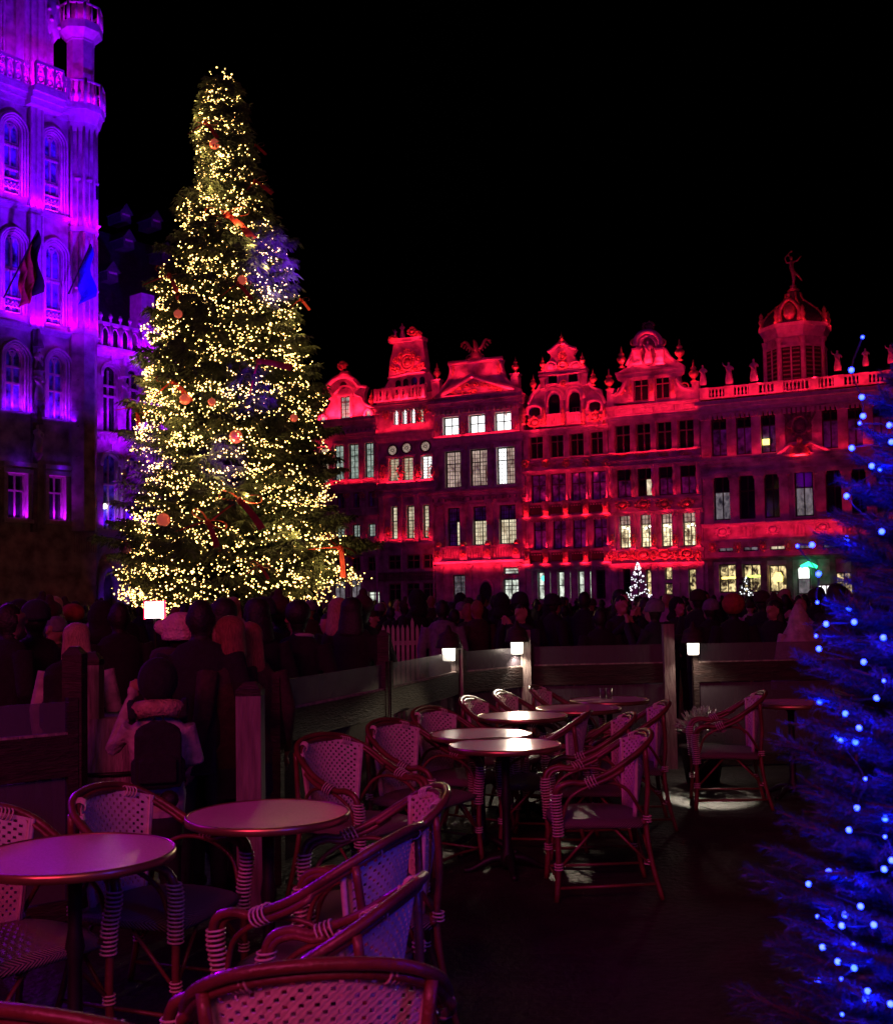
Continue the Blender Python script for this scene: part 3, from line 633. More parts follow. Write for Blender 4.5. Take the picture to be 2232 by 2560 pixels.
h.ledge(h.z(1069),.5,.5); h.light(.1,h.w-.1,h.z(1150),10,y=-.4); h.ledge(h.z(1149),.25,.3,name='string_course'); h.ledge(h.z(1172),.3,.45); h.ledge(h.z(1254),.25,.4,teeth=.2); h.ledge(h.z(1288),.3,.45,teeth=.2); h.ledge(h.z(1374),.25,.4,teeth=.2); h.ledge(h.z(1407),.35,.5,teeth=.2)
for k in range(4):
    a,b_=cols[k]+12,cols[k+1]-12
    x0=h.p(a,1390)[0]; x1=h.p(b_,1390)[0]
    for py in (1271,1390): b=MB(); b.box(x0,x1,-.2,-.02,h.z(py+12),h.z(py-12)); h.part(b,'dark_panel','wood_dark')
    h.carving((a+b_)/2,1160,26,16,k+11,'carved_frieze_panel',d=.1,m='stone')

G4=[(1322,1068),(1320,1040),(1322,1010),(1330,990),(1345,975),(1352,960),(1352,942),(1360,930),(1352,921),(1362,912),(1370,905),(1378,892),(1370,880),(1384,872),(1394,862),(1414,860),(1424,868),(1440,872),(1432,886),(1440,900),(1455,905),(1468,922),(1460,935),(1474,965),(1500,972),(1502,985),(1515,1010),(1518,1035),(1520,1060)]
h.gable(G4); 
for i,(cx,yt,yb,w) in enumerate(((1382,935,960,22),(1433,931,956,23))):
    r=h.rect(cx,yt,yb,w); b=MB(); b.box(r[0],r[1],-.02,-.003,r[2],r[3]); h.part(b,'attic_opening','shade_glass'); h.surround(r,.14,.14)
for i,(cx,yt,yb,w) in enumerate(((1386,986,1036,29),(1437,981,1031,30))):
    r=h.rect(cx,yt,yb,w); b=MB(); b.prism(rounda((r[0]+r[1])/2,r[1]-r[0],r[3]-.45,r[3])+[(r[1],r[2]),(r[0],r[2])],-.02,-.003); h.part(b,'arched_window','shade_glass')
    h.trim([(cx-18,yb),(cx-19,yt+18),(cx-13,yt-1),(cx-1,yt-9),(cx+13,yt-2),(cx+18,yt+16),(cx+18,yb)],.14); h.trim([(cx-23,yt+16),(cx-17,yt-7),(cx-1,yt-15),(cx+17,yt-8),(cx+23,yt+14)],.1)
    if i: r=h.rect(1440,1018,1034,18); h.win(r,'lit_pink',cols=2,tr=(),hole=False,proud=True,lead=(2,3),fw=.04)
for px,py,w in ((1337,1030,28),(1487,1016,30)):
    x,z=h.p(px,py); b=MB(); b.ball((x,-.02,z),(.52,.03,.34),14,5); h.part(b,'oval_window','shade_glass'); h.trim([(px-19,py+8),(px-17,py-10),(px,py-17),(px+17,py-10),(px+19,py+8)],.15); h.carving(px,py+26,36,30,px,'carved_apron',d=.16); h.hot(px,py+48,7,off=.8)
for a,b_,py in ((1371,1405,1050),(1421,1455,1046)):
    x0=h.p(a,py)[0]; x1=h.p(b_,py)[0]; h.balustrade(x0,x1,h.z(py+17,(a+b_)/2),h.z(py-14,(a+b_)/2),-.3,.16)
for px in (1313,1364,1411,1461,1514):
    x,z=h.p(px,1064); b=MB(); b.lathe([(.2,0),(.2,.1),(.1,.2),(.2,.45),(.12,.6),(.18,.7),(.08,.9),(.14,1.0),(.04,1.3)],8,(x,-.35,z)); h.part(b,'finial_post','gold',True); h.hot(px,1062,3.4,off=.8)
for px,py,q in ((1334,978,1.),(1483,965,1.),(1357,925,.8),(1456,915,.8),(1404,868,.9)):
    x,z=h.p(px,py); inst('urn_finial',URN,h.e,(x,-.05,z),s=q); h.hot(px,py-3,3,off=.4)
for px in (1378,1438):
    x,z=h.p(px,918); b=MB(); b.ball((x,-.05,z),(.34,.14,.34),10,6); b.ring((x,-.05,z),(0,1,0),.42,.07,14); h.part(b,'shell_boss','stone_smooth',True)
x,z=h.p(1407,914); b=MB(); b.ring((x,-.1,z),(0,1,0),.34,.1,16,6,.25); h.part(b,'oval_medallion','gold',True); h.carving(1406,890,20,24,55,'gable_carving'); h.carving(1409,958,18,18,56,'carved_mask',d=.2)
for P in ([(1347,932),(1400,928),(1465,921)],[(1348,940),(1405,936),(1468,928)]): h.trim(P,.1,-.15,'gable_string',n=1)
h.trim([(1370,881),(1384,871),(1394,861)],.13,-.1); h.trim([(1440,872),(1426,868),(1414,860)],.13,-.1); h.trim([(1394,861),(1416,859)],.14,-.14,n=1)
h.trim([(1352,962),(1345,975),(1331,988),(1322,1012)],.12,-.1); h.trim([(1473,955),(1480,968),(1500,984),(1514,1008)],.12,-.1)
for px in (1357,1462): x=h.p(px,945)[0]; h.pil(x,h.z(968),h.z(938),.35,.16)
h.light(h.p(1352,962)[0],h.p(1468,962)[0],h.z(929)+.05,40,y=-.5); h.light(h.p(1335,962)[0],h.p(1500,962)[0],h.z(978),16,y=-.5); h.hot(1409,972,4,off=.6); h.light(.1,h.w-.1,h.z(1067)+.05,70,y=-.9,tilt=.6); h.hot(1404,845,1.5,off=.4)
# ---- house 5
h=H('guild_house','red-lit house with arched niche crowning its scrolled gable and glowing restaurant windows above the shops',1524,1754)
r0=h.row([(1556,1060,1133,40),(1608,1056,1129,40),(1660,1051,1126,41),(1714,1046,1120,42)])
for r in r0: h.win(r,'shade_glass',tr=(.36,),fw=.09); h.surround(r,.1,.1)
r1=h.row([(1561,1172,1245,40),(1613,1167,1239,40),(1666,1164,1238,41),(1720,1158,1234,42)])
for i,r in enumerate(r1): h.win(r,'sheen_glass' if i!=1 else 'shade_glass',tr=(.4,),mat_by=(lambda a,b,i=i:'lit_cream' if (i==1 and a==1 and b==0) else ('shade_glass' if b==1 or i==1 else 'sheen_glass')),frame='wood_dark')
r2=h.row([(1567,1287,1370,38),(1620,1283,1369,39),(1672,1280,1368,39),(1726,1277,1365,41)])
for i,r in enumerate(r2):
    f=h.win(r,'lit_room',tr=(.3,),lead=(2,7),frame='black_frame',mat_by=lambda a,b:'lit_room' if b==0 else 'lit_pink'); b=MB(); zl=r[3]-(r[3]-r[2])*.38
    for q in range(3): b.ball((r[0]+(r[1]-r[0])*(.25+.25*q+.05*(i%2)),.19,zl-.1*((q+i)%2)),.075,8,5)
    h.part(b,'chandelier_lamps','white_glow',True,f)
g0=[h.rect(1575,1420,1492,36),h.rect(1629,1423,1490,30),h.rect(1680,1414,1450,38),h.rect(1681,1457,1488,40),h.rect(1735,1421,1488,30)]
for i,r in enumerate(g0): h.win(r,'shade_glass' if i==0 else 'lit_warm',cols=2 if i in(1,3) else 1,tr=(.5,) if i in(0,1) else (),frame='black_frame')
zc=h.z(1005); h.wall(0,zc); h.body(zc-.2)
cols=(1530,1583,1634,1687,1746)
for i,px in enumerate(cols):
    x=min(max(h.p(px,1110)[0],.2),h.w-.2); h.pil(x,h.z(1128),h.z(1050),.38,.2); x=min(max(h.p(px,1220)[0],.2),h.w-.2); h.pil(x,h.z(1240),h.z(1162),.32,.3,'twisted_column',rnd=True,twist=True)
    x=min(max(h.p(px,1330)[0],.2),h.w-.2); h.pil(x,h.z(1372),h.z(1277),.34,.2); h.carving(px+2 if i<4 else 1748,1350,15,30,px,'carved_bracket',d=.22,y=-.18); h.carving(px+2 if i<4 else 1748,1388,18,28,px+4,'carved_trophy',d=.25,y=-.3); h.hot(px+2 if i<4 else 1748,1372,2.5,off=.8)
    x=min(max(h.p(px+3,1450)[0],.25),h.w-.25); h.pil(x,0,h.z(1412),.5,.16)
for i in range(4):
    c=(cols[i]+cols[i+1])/2+2
    h.carving(c,1387-i,42,30,i+300,'carved_cartouche',d=.22,y=-.22); h.carving(c-3,1139-i*1.3,38,12,i+310,'carved_sill_panel',d=.14,y=-.12)
    h.carving(c,1262-i,38,28,i+320,'shell_cartouche',d=.3,y=-.16); h.hot(c,1278,6,off=.8); x0,_=h.p(c-22,1020); x1,_=h.p(c+22,1020); b=MB(); b.box(x0,x1,-.12,.02,h.z(1030),h.z(1008)); carve(b,(x0+x1)/2,(h.z(1030)+h.z(1008))/2,1.0,.4,i,-.13,.08); h.part(b,'frieze_panel','stone_smooth')
h.ledge(h.z(1008),.25,.35,name='string_course'); h.ledge(h.z(1035),.6,.55); h.light(.1,h.w-.1,h.z(1036)+.0,26,y=-.75,tilt=.8); h.light(.1,h.w-.1,h.z(1134),22,y=-.4); h.ledge(h.z(1145),.35,.4); h.ledge(h.z(1160),.25,.3,name='string_course'); h.ledge(h.z(1246),.25,.4,name='string_course'); h.light(.1,h.w-.1,h.z(1243),14,y=-.4); h.ledge(h.z(1276),.3,.4); h.ledge(h.z(1372),.3,.4); h.ledge(h.z(1407),.35,.5); h.light(.1,h.w-.1,h.z(1410)-.2,48,y=-1.0,tilt=1.); h.light(.1,h.w-.1,h.z(1371),12,y=-.3)
h.gable([(1530,1010),(1524,985),(1540,980),(1552,965),(1557,948),(1553,942),(1545,930),(1570,916),(1582,885),(1588,868),(1588,850),(1600,835),(1620,830),(1640,835),(1654,850),(1656,868),(1672,888),(1695,905),(1706,910),(1707,925),(1698,940),(1702,958),(1714,970),(1730,975),(1742,970),(1745,990),(1742,1000)])
h.ledge(h.z(925,1625),.55,.4,h.p(1545,930)[0],h.p(1708,920)[0]); h.ledge(h.z(939,1625),.25,.25,h.p(1550,930)[0],h.p(1702,920)[0],name='string_course')
for cx,yt,yb,w in ((1603,945,1003,38),(1656,939,998,38)):
    r=h.rect(cx,yt,yb,w); h.win(r,'shade_glass',tr=(.33,),hole=False,proud=True); 
for px in (1577,1630,1683): x=h.p(px,970)[0]; h.pil(x,h.z(1004,px),h.z(944,px),.34,.2); h.carving(px,972,10,46,px,'carved_drop',d=.1,y=-.2)
h.trim([(1530,990),(1548,983),(1558,968),(1564,948)],.14,-.1); h.trim([(1692,945),(1698,960),(1712,972),(1735,974)],.14,-.1)
for px in (1552,1712): 
    b=MB(); x,z=h.p(px,980 if px<1600 else 968); scroll(b,x,z,.35,-.1,1 if px<1600 else -1); h.part(b,'gable_scroll','gold',True); h.hot(px,992 if px<1600 else 982,5,off=.6)
h.trim([(1590,865),(1592,848),(1603,835),(1620,830),(1637,834),(1649,847),(1652,862)],.2,-.15,'niche_arch'); h.trim([(1600,866),(1602,850),(1611,843),(1621,840),(1632,844),(1640,852),(1641,864)],.1,-.12,'niche_arch')
x,z=h.p(1620,880); b=MB(); b.ball((x,-.01,z),(.55,.04,1.0),10,8); h.part(b,'niche_recess','stone_dark',True); h.fig(1620,908,850,1,.12,name='niche_statue')
for px in (1594,1651): x=h.p(px,890)[0]; h.pil(x,h.z(914,px),h.z(872,px),.5,.3)
for px,t in ((1585,1),(1656,-1)): b=MB(); x,z=h.p(px,858); scroll(b,x,z,.3,-.1,t,.2); h.part(b,'gable_scroll','gold',True)
h.trim([(1566,915),(1578,890),(1584,875)],.12,-.1); h.trim([(1662,872),(1674,892),(1690,906)],.12,-.1)
h.carving(1619,815,34,24,77,'crowning_trophy',d=.35,y=.2,m='stone_dark'); h.light(h.p(1572,910)[0],h.p(1678,905)[0],h.z(919)+.0,55,y=-.6); h.light(h.p(1560,1005)[0],h.p(1710,1000)[0],h.z(1008)+.05,34,y=-.6); h.hot(1605,905,8,off=.5); h.hot(1650,902,8,off=.5)
for px,py,q in ((1554,921,1.25),(1699,903,1.25),(1523,976,1.25),(1734,956,1.25)):
    x,z=h.p(px,py); inst('urn_finial',URN,h.e,(x,-.05,z),s=q); h.hot(px,py-4,5,off=.5)
for px,py in ((1526,990),(1738,972)): r=h.rect(px,py-14,py+30,17); b=MB(); b.box(r[0],r[1],-.12,.4,r[2],r[3]); b.box(r[0]-.07,r[1]+.07,-.2,.45,r[3],r[3]+.1); h.part(b,'corner_pedestal','stone')
# ---- house 6: broad palace-like house with domed lantern
h=H('guild_house','broad red-lit corner house with roofline statues and a domed lantern topped by a gilt figure',1756,2300)
xs1=[1797.5,1859,1922,2075,2137,2200,2262]; 
r0=h.row([(1797.5,1035,1142,41),(1859,1029,1138,43),(1922,1023,1133,43),(2075,1009,1122,48),(2137,1003,1116,46),(2200,997,1110,46),(2262,991,1104,46)])
for i,r in enumerate(r0): h.win(r,'sheen_glass' if i<3 else 'shade_glass',tr=(.36,),fw=.08,frame='wood_dark',mat_by=lambda a,b:'sheen_glass' if b==0 else 'shade_glass'); h.surround(r,.08,.06)
x,z=h.p(1913,1104); b=MB(); b.box(x-.22,x+.22,.10,.13,z-.2,z+.18); h.part(b,'lit_lamp_shade','yellow_glow')
r1=h.row([(1805.5,1193,1302,41),(1868,1190,1298,44),(1931,1185,1295,44),(2009,1176,1292,72),(2085,1170,1289,45),(2147,1165,1284,44),(2210,1160,1280,44),(2272,1155,1275,44)])
for i,r in enumerate(r1): h.win(r,'shade_glass' if i not in (0,2,3) else 'lit_lattice',tr=(.36,),fw=.08,cols=2,frame='wood_dark',mat_by=(lambda a,b,i=i:'lit_lattice' if b==0 and i in(0,3) else 'shade_glass')); h.surround(r,.08,.06)
rm=h.row([(1813,1362,1379,40),(1875,1360,1378,40),(1942,1357,1376,38),(2010,1354,1373,38),(2075,1350,1370,38)])
for i,r in enumerate(rm): h.win(r,'lit_lattice' if i!=2 else 'lit_cream',cols=2,tr=(),frame='black_frame')
g0=[h.rect(1818,1410,1482,43),h.rect(1879,1410,1482,45),h.rect(1944,1412,1480,45)]
for i,r in enumerate(g0): h.win(r,'lit_warm',cols=2,tr=(),frame='black_frame')
ga=h.rect(2008,1415,1486,34); h.win(ga,'lit_white',cols=1,tr=(.45,),frame='black_frame',arch=.45,mat_by=lambda a,b:'lit_white' if b else 'lit_lattice')
gb=h.rect(2058,1461,1488,40); h.win(gb,'lit_white',cols=3,tr=(),frame='black_frame'); gc=h.rect(2110,1430,1488,44); h.win(gc,'lit_warm',cols=2,tr=(.4,),frame='black_frame')
for px,py,m_ in ((1820,1445,'yellow_glow'),(1882,1441,'lime_glow')): x,z=h.p(px,py); b=MB(); b.tube([(x-.45,.05,z),(x+.45,.05,z+.02)],.07,8); h.part(b,'tube_lamp',m_,True)
x,z=h.p(1944,1446); b=MB(); b.lathe([(.28,0),(.3,.3),(.16,.6)],10,(x,.06,z-.2)); h.part(b,'hanging_lamp_shade','yellow_glow',True); x,z=h.p(2024,1417); b=MB(); b.tube([(x-.5,-.5,z),(x,-.5,z+.2),(x+.5,-.5,z-.05)],[.1,.16,.1],8); h.part(b,'green_sign_lamp','green_glow',True); point('green_lamp',h.world(x,-.8,z),16,(.03,1,.4))
zc=h.z(990,2030); h.wall(0,zc); h.body(zc-.3)
for i,px in enumerate((1764,1828,1890,1951,2042,2107,2169,2232)):
    x=max(h.p(px,1085)[0],.3); h.pil(x,h.z(1160,1990)+.3,h.z(1020,1990),.62,.2)
for i,px in enumerate((1772,1836,1899,1960,2052,2116,2178,2240)):
    x=max(h.p(px,1240)[0],.3); h.pil(x,h.z(1306,1990),h.z(1178,1990),.6,.2)
    if i<5:
        q=(1783,1845,1908,1971,2034)[i]; h.carving(q,1366-i*1.5,19,34,i+500,'carved_head_bracket',d=.3,y=-.2); h.hot(q,1384-i*1.5,2.2,off=.8)
    x=max(h.p((1777,1848,1911,1974,2036,2082,2135,2240)[i],1440)[0],.25); h.pil(x,0,h.z(1392,1990),.36,.14,m='stone_dark')
zz=lambda py:h.z(py,1990)
h.ledge(zz(987),.9,.75,teeth=.3,m='stone_smooth'); h.ledge(zz(1012),.3,.3,name='architrave'); h.ledge(zz(1135),.55,.5); h.ledge(zz(1150),.35,.3,name='string_course'); h.light(.1,h.w-.1,zz(1136)+.02,34,y=-.55,n=2); h.ledge(zz(1170),.3,.25,name='architrave')
h.ledge(zz(1301),.25,.35,name='string_course',m='stone_smooth'); h.ledge(zz(1345),.5,.45); h.light(.1,h.w-.1,zz(1345)+.02,60,y=-.7,n=2,tilt=.5); h.ledge(zz(1388),.3,.5,m='stone_dark')
for k in range(8):
    a=1806+62.5*k; 
    if k%2==0: h.carving(a,1328-k*3,38,28,k+520,'parapet_relief',m='stone_smooth',d=.1)
    else: x0=h.p(a-20,1320)[0]; x1=h.p(a+20,1320)[0]; h.balustrade(x0,x1,zz(1342),zz(1308),-.1,.22)
px_=[1762,1824,1886,1948,2035,2098,2160,2222,2285]; posts=[max(h.p(a,960)[0],.25) for a in px_]
h.balustrade(0,h.w,zz(980),zz(951),-.3,.24,posts=posts,pw=.62,name='roof_balustrade'); h.light(.1,h.w-.1,zz(985)-.0,60,y=-1.0,tilt=.9,n=2)
for i,(px,a,b_) in enumerate(((1757,963,911),(1822,960,903),(1884,953,895),(2093,927,874),(2163,915,869),(2226,908,860))): h.fig(px,a,b_,i%2,.3); h.hot(px+3,a-2,3.5,off=.9)
# bust with flags panel
r=h.rect(2000,1018,1110,73); b=MB(); b.box(r[0],r[1],-.18,.02,r[2],r[3]); h.part(b,'relief_panel','stone_dark'); b=MB()
for k in range(7):
    a=-.9+.3*k; b.tube([((r[0]+r[1])/2,-.2,r[2]+.2),((r[0]+r[1])/2+a*1.1,-.22,r[3]-.4)],.07,6)
carve(b,(r[0]+r[1])/2,(r[2]+r[3])/2,1.4,1.6,91,-.22,.14); h.part(b,'trophy_relief','stone_dark',True)
h.trim([(1940,1142),(1975,1112),(1997,1108)],.12,-.3,n=1); h.trim([(2075,1130),(2030,1107),(2005,1108)],.12,-.3,n=1)
x,z=h.p(2001,1142); b=MB(); b.lathe([(.7,0),(.72,.15),(.55,.5),(.25,.72),(.2,.85)],10,(x,-.35,z),1,.6); b.ball((x,-.4,z+1.0),(.2,.2,.26)); b.tube([(x-.6,-.4,z+.75),(x-.2,-.45,z+.6),(x+.2,-.45,z+.6),(x+.6,-.4,z+.75)],.09,6); h.part(b,'portrait_bust','gold',True)
h.light(x-.7,x+.7,z-.1,10,y=-.8,tilt=.3); h.hot(1955,1095,1.2,off=.5); h.hot(2038,1088,1.2,off=.5); h.carving(1957,1085,12,20,612,'carved_torch'); h.carving(2037,1079,12,20,613,'carved_torch')
# octagonal lantern
x0,_=h.p(1914,900,-4); x1,_=h.p(2068,900,-4); cx=(x0+x1)/2; rad=(x1-x0)/2; yc=rad+1.6; zb=zz(945); zt=h.p(1990,830,-2)[1]
def oct_(m,r0,r1,za,zb_,n=8): m.lathe([(r0,za),(r1,zb_)],n,(cx,yc,0),a0=PI/8)
b=MB(); oct_(b,rad*.97,rad*.97,zb-1,zt); h.part(b,'lantern_wall','stone')
b=MB(); z6=zt; oct_(b,rad*1.03,rad*1.06,z6-.3,z6); oct_(b,rad*1.08,rad*1.16,z6+.003,z6+.35); oct_(b,rad*1.2,rad*1.2,z6+.353,z6+.6); h.part(b,'lantern_cornice','stone_smooth')
for k in range(8):
    a=PI/8+2*PI*k/8; px=cx+rad*math.cos(a); py=yc+rad*math.sin(a)
    if py<yc+.5:
        b=MB(); b.lathe([(.2,zb-.4),(.17,zb+.2),(.16,z6-.7),(.25,z6-.35)],8,(px,py,0)); h.part(b,'lantern_column','stone_smooth',True)
    a2=a+PI/8; nx,ny=math.cos(a2),math.sin(a2)
    if ny<.2:
        ap=rad*.97*math.cos(PI/8); q=Vector((cx+nx*ap,yc+ny*ap,0)); e=empty('tmp'); 
        m_=MB(); m_.box(-.62,.62,-.06,.02,zb-.2,z6-1.0); 
        win=m_.build('lantern_shutters',M['wood_dark'],h.e); win.location=q; win.rotation_euler=(0,0,math.atan2(ny,nx)+PI/2); bpy.data.objects.remove(e)
        m_=MB(); 
        for j in range(9): zz_=zb+.0+(z6-1.2-zb)*j/8; m_.box(-.55,-.08,-.10,-.065,zz_,zz_+.1); m_.box(.08,.55,-.10,-.065,zz_,zz_+.1)
        tag(m_.build('shutter_slats',M['frame'],win),kind='stuff')
        m_=MB(); m_.box(-.05,.05,-.12,-.062,zb-.2,z6-1.0); m_.box(-.75,-.63,-.13,.02,zb-.3,z6-.9); m_.box(.63,.75,-.13,.02,zb-.3,z6-.9); m_.box(-.8,.8,-.16,.02,z6-.995,z6-.85); m_.build('shutter_frame',M['stone_smooth'],win)
d0=z6+.6; prof=[(1.08,0),(1.06,.5),(.98,1.1),(.82,1.8),(.58,2.5),(.36,3.1),(.26,3.6),(.24,4.1),(.12,4.5),(.1,4.9)]; k_=(h.p(1980,712,-3)[1]-d0)/4.9
b=MB(); b.lathe([(r*rad,d0+z_*k_) for r,z_ in prof],8,(cx,yc,0),a0=PI/8); dome=h.part(b,'dome','slate')
for k in range(8):
    a=PI/8+2*PI*k/8
    if math.sin(a)<.5:
        b=MB(); P=[(cx+(r*rad+.04)*math.cos(a),yc+(r*rad+.04)*math.sin(a),d0+z_*k_) for r,z_ in prof[:-2]]; b.tube(P,.07,5)
        for q in P[:6]: b.ball(q,.11,6,4)
        b.lathe([(.17,0),(.2,.1),(.1,.25),(.2,.5),(.1,.75),(.15,.9),(.03,1.15)],8,(cx+rad*1.1*math.cos(a),yc+rad*1.1*math.sin(a),d0)); h.part(b,'dome_rib_with_urns','gold',True,dome)
        q=h.world(cx+rad*1.35*math.cos(a),yc+rad*1.35*math.sin(a),d0+.15); point('ornament_lamp',q,9,RED,.05)
b=MB(); cy_=yc-rad*1.02; b.tube(crv([(cx-.6,cy_,d0+.1),(cx-.62,cy_,d0+.9),(cx,cy_-.05,d0+1.6),(cx+.62,cy_,d0+.9),(cx+.6,cy_,d0+.1)],5),.15,6); b.ball((cx,cy_,d0+.75),(.42,.2,.6)); b.ball((cx,cy_-.1,d0+1.9),.13,6,4); h.part(b,'dormer','gold',True,dome)
point('ornament_lamp',h.world(cx,cy_-1.0,d0+.1),16,RED,.05)
f=inst('dancing_gilt_figure',FAME,h.e,(cx,yc,d0+4.9*k_),(0,0,.2),1.1); point('ornament_lamp',h.world(cx-.3,yc-1.4,d0+4.9*k_-.3),14,RED,.05)
b=MB(); b.lathe([(.3,0),(.45,.12),(.2,.3),(.25,.45)],8,(cx,yc,d0+4.9*k_-.35)); h.part(b,'finial_base','gold',True,dome)
q=[h.world(cx-1.8,yc-rad-2.2,zb-.2),h.world(cx+1.8,yc-rad-2.2,zb-.2)]
for p_ in q: spot('lantern_floodlight',p_,h.world(cx,yc-1,z6),150,RED,80,.7,.1)
# ================================================================ town hall (purple)
hy=atz(240,1500,1.6)
PT=Plane(((240-CX)/F*67,67),math.atan2(math.cos(R(38.6)),math.sin(R(38.6))))
PT2=Plane(tuple((PT.P-PT.n*1.1)[:2]),PT.rz)
LAVA=(.15,.0,1); PNK=(.5,.005,1)
t=Bld('town_hall','tall gothic town hall block lit violet at the left edge, with corner turret',PT,-40,240,600,10,'town hall')
def zz(py,px=150): return t.p(px,py)[1]
def tparch(r,n=3,t0=.14,y=-.06,lit=True,name='pointed_arch_moulding'):
    x0,x1,z0,z1=r; w=x1-x0; sp=z1-w*.62
    for k in range(n):
        e=.12+k*t0; b=MB(); P=[(x0-e,z0)]+pointed((x0+x1)/2,w+2*e,sp,z1+e*.9); P+= [(x1+e,z0)]
        b.tube([(a,y-.07*k,c) for a,c in P],.065,6); t.part(b,name,'stone_smooth',True)
def gothic(r,glass='sheen_glass',trans=(.3,.62),cols=2,trefoil=True,pw=40,band=True):
    x0,x1,z0,z1=r; t.op.append(r); w=x1-x0; sp=z1-w*.62
    b=MB(); P=pointed((x0+x1)/2,w,sp,z1)
    h_=len(P)//2; b.prism([(x0,z1)]+P[:h_+1],.004,.25); b.prism([(x1,z1)]+P[h_:],.004,.25); t.part(b,'arch_spandrel','stone')
    m=MB(); xs=[x0+w*k/cols for k in range(cols+1)]
    for xx in xs: m.box(xx-.055,xx+.055,.2,.34,z0,sp+(z1-sp)*.55)
    for q in trans: zz_=z1-(z1-z0)*q; m.box(x0,x1,.18,.33,zz_-.06,zz_+.06)
    for k in range(cols):
        c=(xs[k]+xs[k+1])/2; P2=pointed(c,w/cols*.95,sp-.05,sp+w/cols*.9); m.tube([(a,.24,c_) for a,c_ in P2],.05,5)
    m.ring(((x0+x1)/2,.24,sp+(z1-sp)*.55),(0,1,0),w*.16,.05,12,5)
    f=t.part(m,'window_tracery','stone_smooth')
    for k in range(cols):
        zs=[z0]+[z1-(z1-z0)*q for q in sorted(trans,reverse=True)]+[z1]
        for j in range(len(zs)-1): g=MB(); g.box(xs[k]+.05,xs[k+1]-.05,.30,.33,zs[j]+.05,zs[j+1]-.05); t.part(g,'pane',glass,parent=f)
    for q in trans if trefoil else ():
        zz_=z1-(z1-z0)*q; m=MB()
        n=6
        for k in range(n): m.ball((x0+w*(k+.5)/n,.12,zz_-.16),(.09,.05,.12),6,4)
        t.part(m,'cusped_transom','stone_smooth',True)
        a=t.world((x0+x1)/2,.1,zz_-.5)
    if band: # pierced sill band
        m=MB(); z2=z0+.95; m.box(x0,x1,.05,.2,z2-.1,z2); m.box(x0,x1,.05,.2,z0,z0+.1)
        for k in range(4): m.ring((x0+w*(k+.5)/4,.1,(z0+z2)/2),(0,1,0),w/9,.045,8,4); 
        for k in range(5): m.ball((x0+w*k/4,.1,(z0+z2)/2+.2),.07,6,4)
        t.part(m,'pierced_sill_panel','stone_smooth',True)
    t.light(x0+.05,x1-.05,z0+.04,5.5,PNK,y=.02,tilt=-.12)
    tparch(r)
def srow(L): 
    return [t.rect(*a) for a in L]
# storey windows, tall ones first
for r in srow([(31,300,485,38),(131,335,528,36)]): gothic(r)
for r in srow([(34,585,783,40),(135,613,812,37)]): gothic(r,trans=(.42,))
w3=srow([(37,868,1027,41),(142,888,1047,36)])
for i,r in enumerate(w3):
    x0,x1,z0,z1=r; gothic((x0,x1,z0,z1),trans=(.30,.56),trefoil=False,band=False,glass='sheen_glass')
w4=srow([(42,1183,1298,50),(141,1190,1303,42)])
for r in w4:
    t.win(r,'shade_glass',cols=2,tr=(.36,),frame='stone_smooth',y=.2,fw=.1); t.surround(r,.22,.18); t.light(r[0]+.05,r[1]-.05,r[2]+.05,9,PNK,y=.0,tilt=-.1)
    b=MB(); b.box(r[0]-.3,r[1]+.5,-.3,.02,r[3]+.35,r[3]+.6)
    for k in range(5): b.ball((r[0]+(r[1]-r[0])*k/4,-.1,r[3]+.5),.13,6,4)
    t.part(b,'window_hood','stone_smooth')
zg=zz(272,184)
t.wall(0,zg+.2); t.body(zg)
t.ledge(zz(533,120),.3,.35,x1=t.w,name='string_course',m='stone_smooth'); t.ledge(zz(823,120),.35,.3,name='string_course',m='stone_smooth')
# blind gothic ribs on the walls
b=MB(); 
for k in range(46):
    xx=t.w*k/45
    if any(r[0]-.65<xx<r[1]+.65 for r in t.op): continue
    b.box(xx-.035,xx+.035,-.07,.02,zz(1130),zz(835))
    b.box(xx-.035,xx+.035,-.07,.02,zz(1380),zz(1330))
tag(t.part(b,'blind_tracery_ribs','stone'),kind='stuff')
# dark niche statues and consoles between windows
for px,py in ((90,900),(192,925),(88,1090),(190,1100),(92,960),(190,985)):
    x,z=t.p(px,py); inst('niche_statue',STAT[0],t.e,(x,-.25,z-1),s=.9)
    b=MB(); b.lathe([(.06,-.5),(.3,-.1),(.36,0)],8,(x,-.25,z-1)); b.lathe([(.36,1.7),(.3,1.9),(.03,3)],6,(x,-.25,z-1)); t.part(b,'niche_canopy','stone_dark')
# buttress pilaster between the windows
xa,_=t.p(70,500); xb,_=t.p(98,500); xm=(xa+xb)/2
for k,(a,c) in enumerate(((533,255),(823,540))): 
    b=MB(); zl,zh=zz(a,84),zz(c,84); b.box(xa,xb,-.35,.02,zl,zh)
    for q in (xa,xm,xb): b.tube([(q,-.38,zl),(q,-.38,zh)],.07,6)
    t.part(b,'buttress','stone_smooth'); 
    t.light(xa-.4,xb+.1,zl+.05,18,LAVA,y=-.75,tilt=.35)
t.pil(xm,zz(1330,84),zz(825,84),.3,.25,'buttress',m='stone_dark',cap=False)
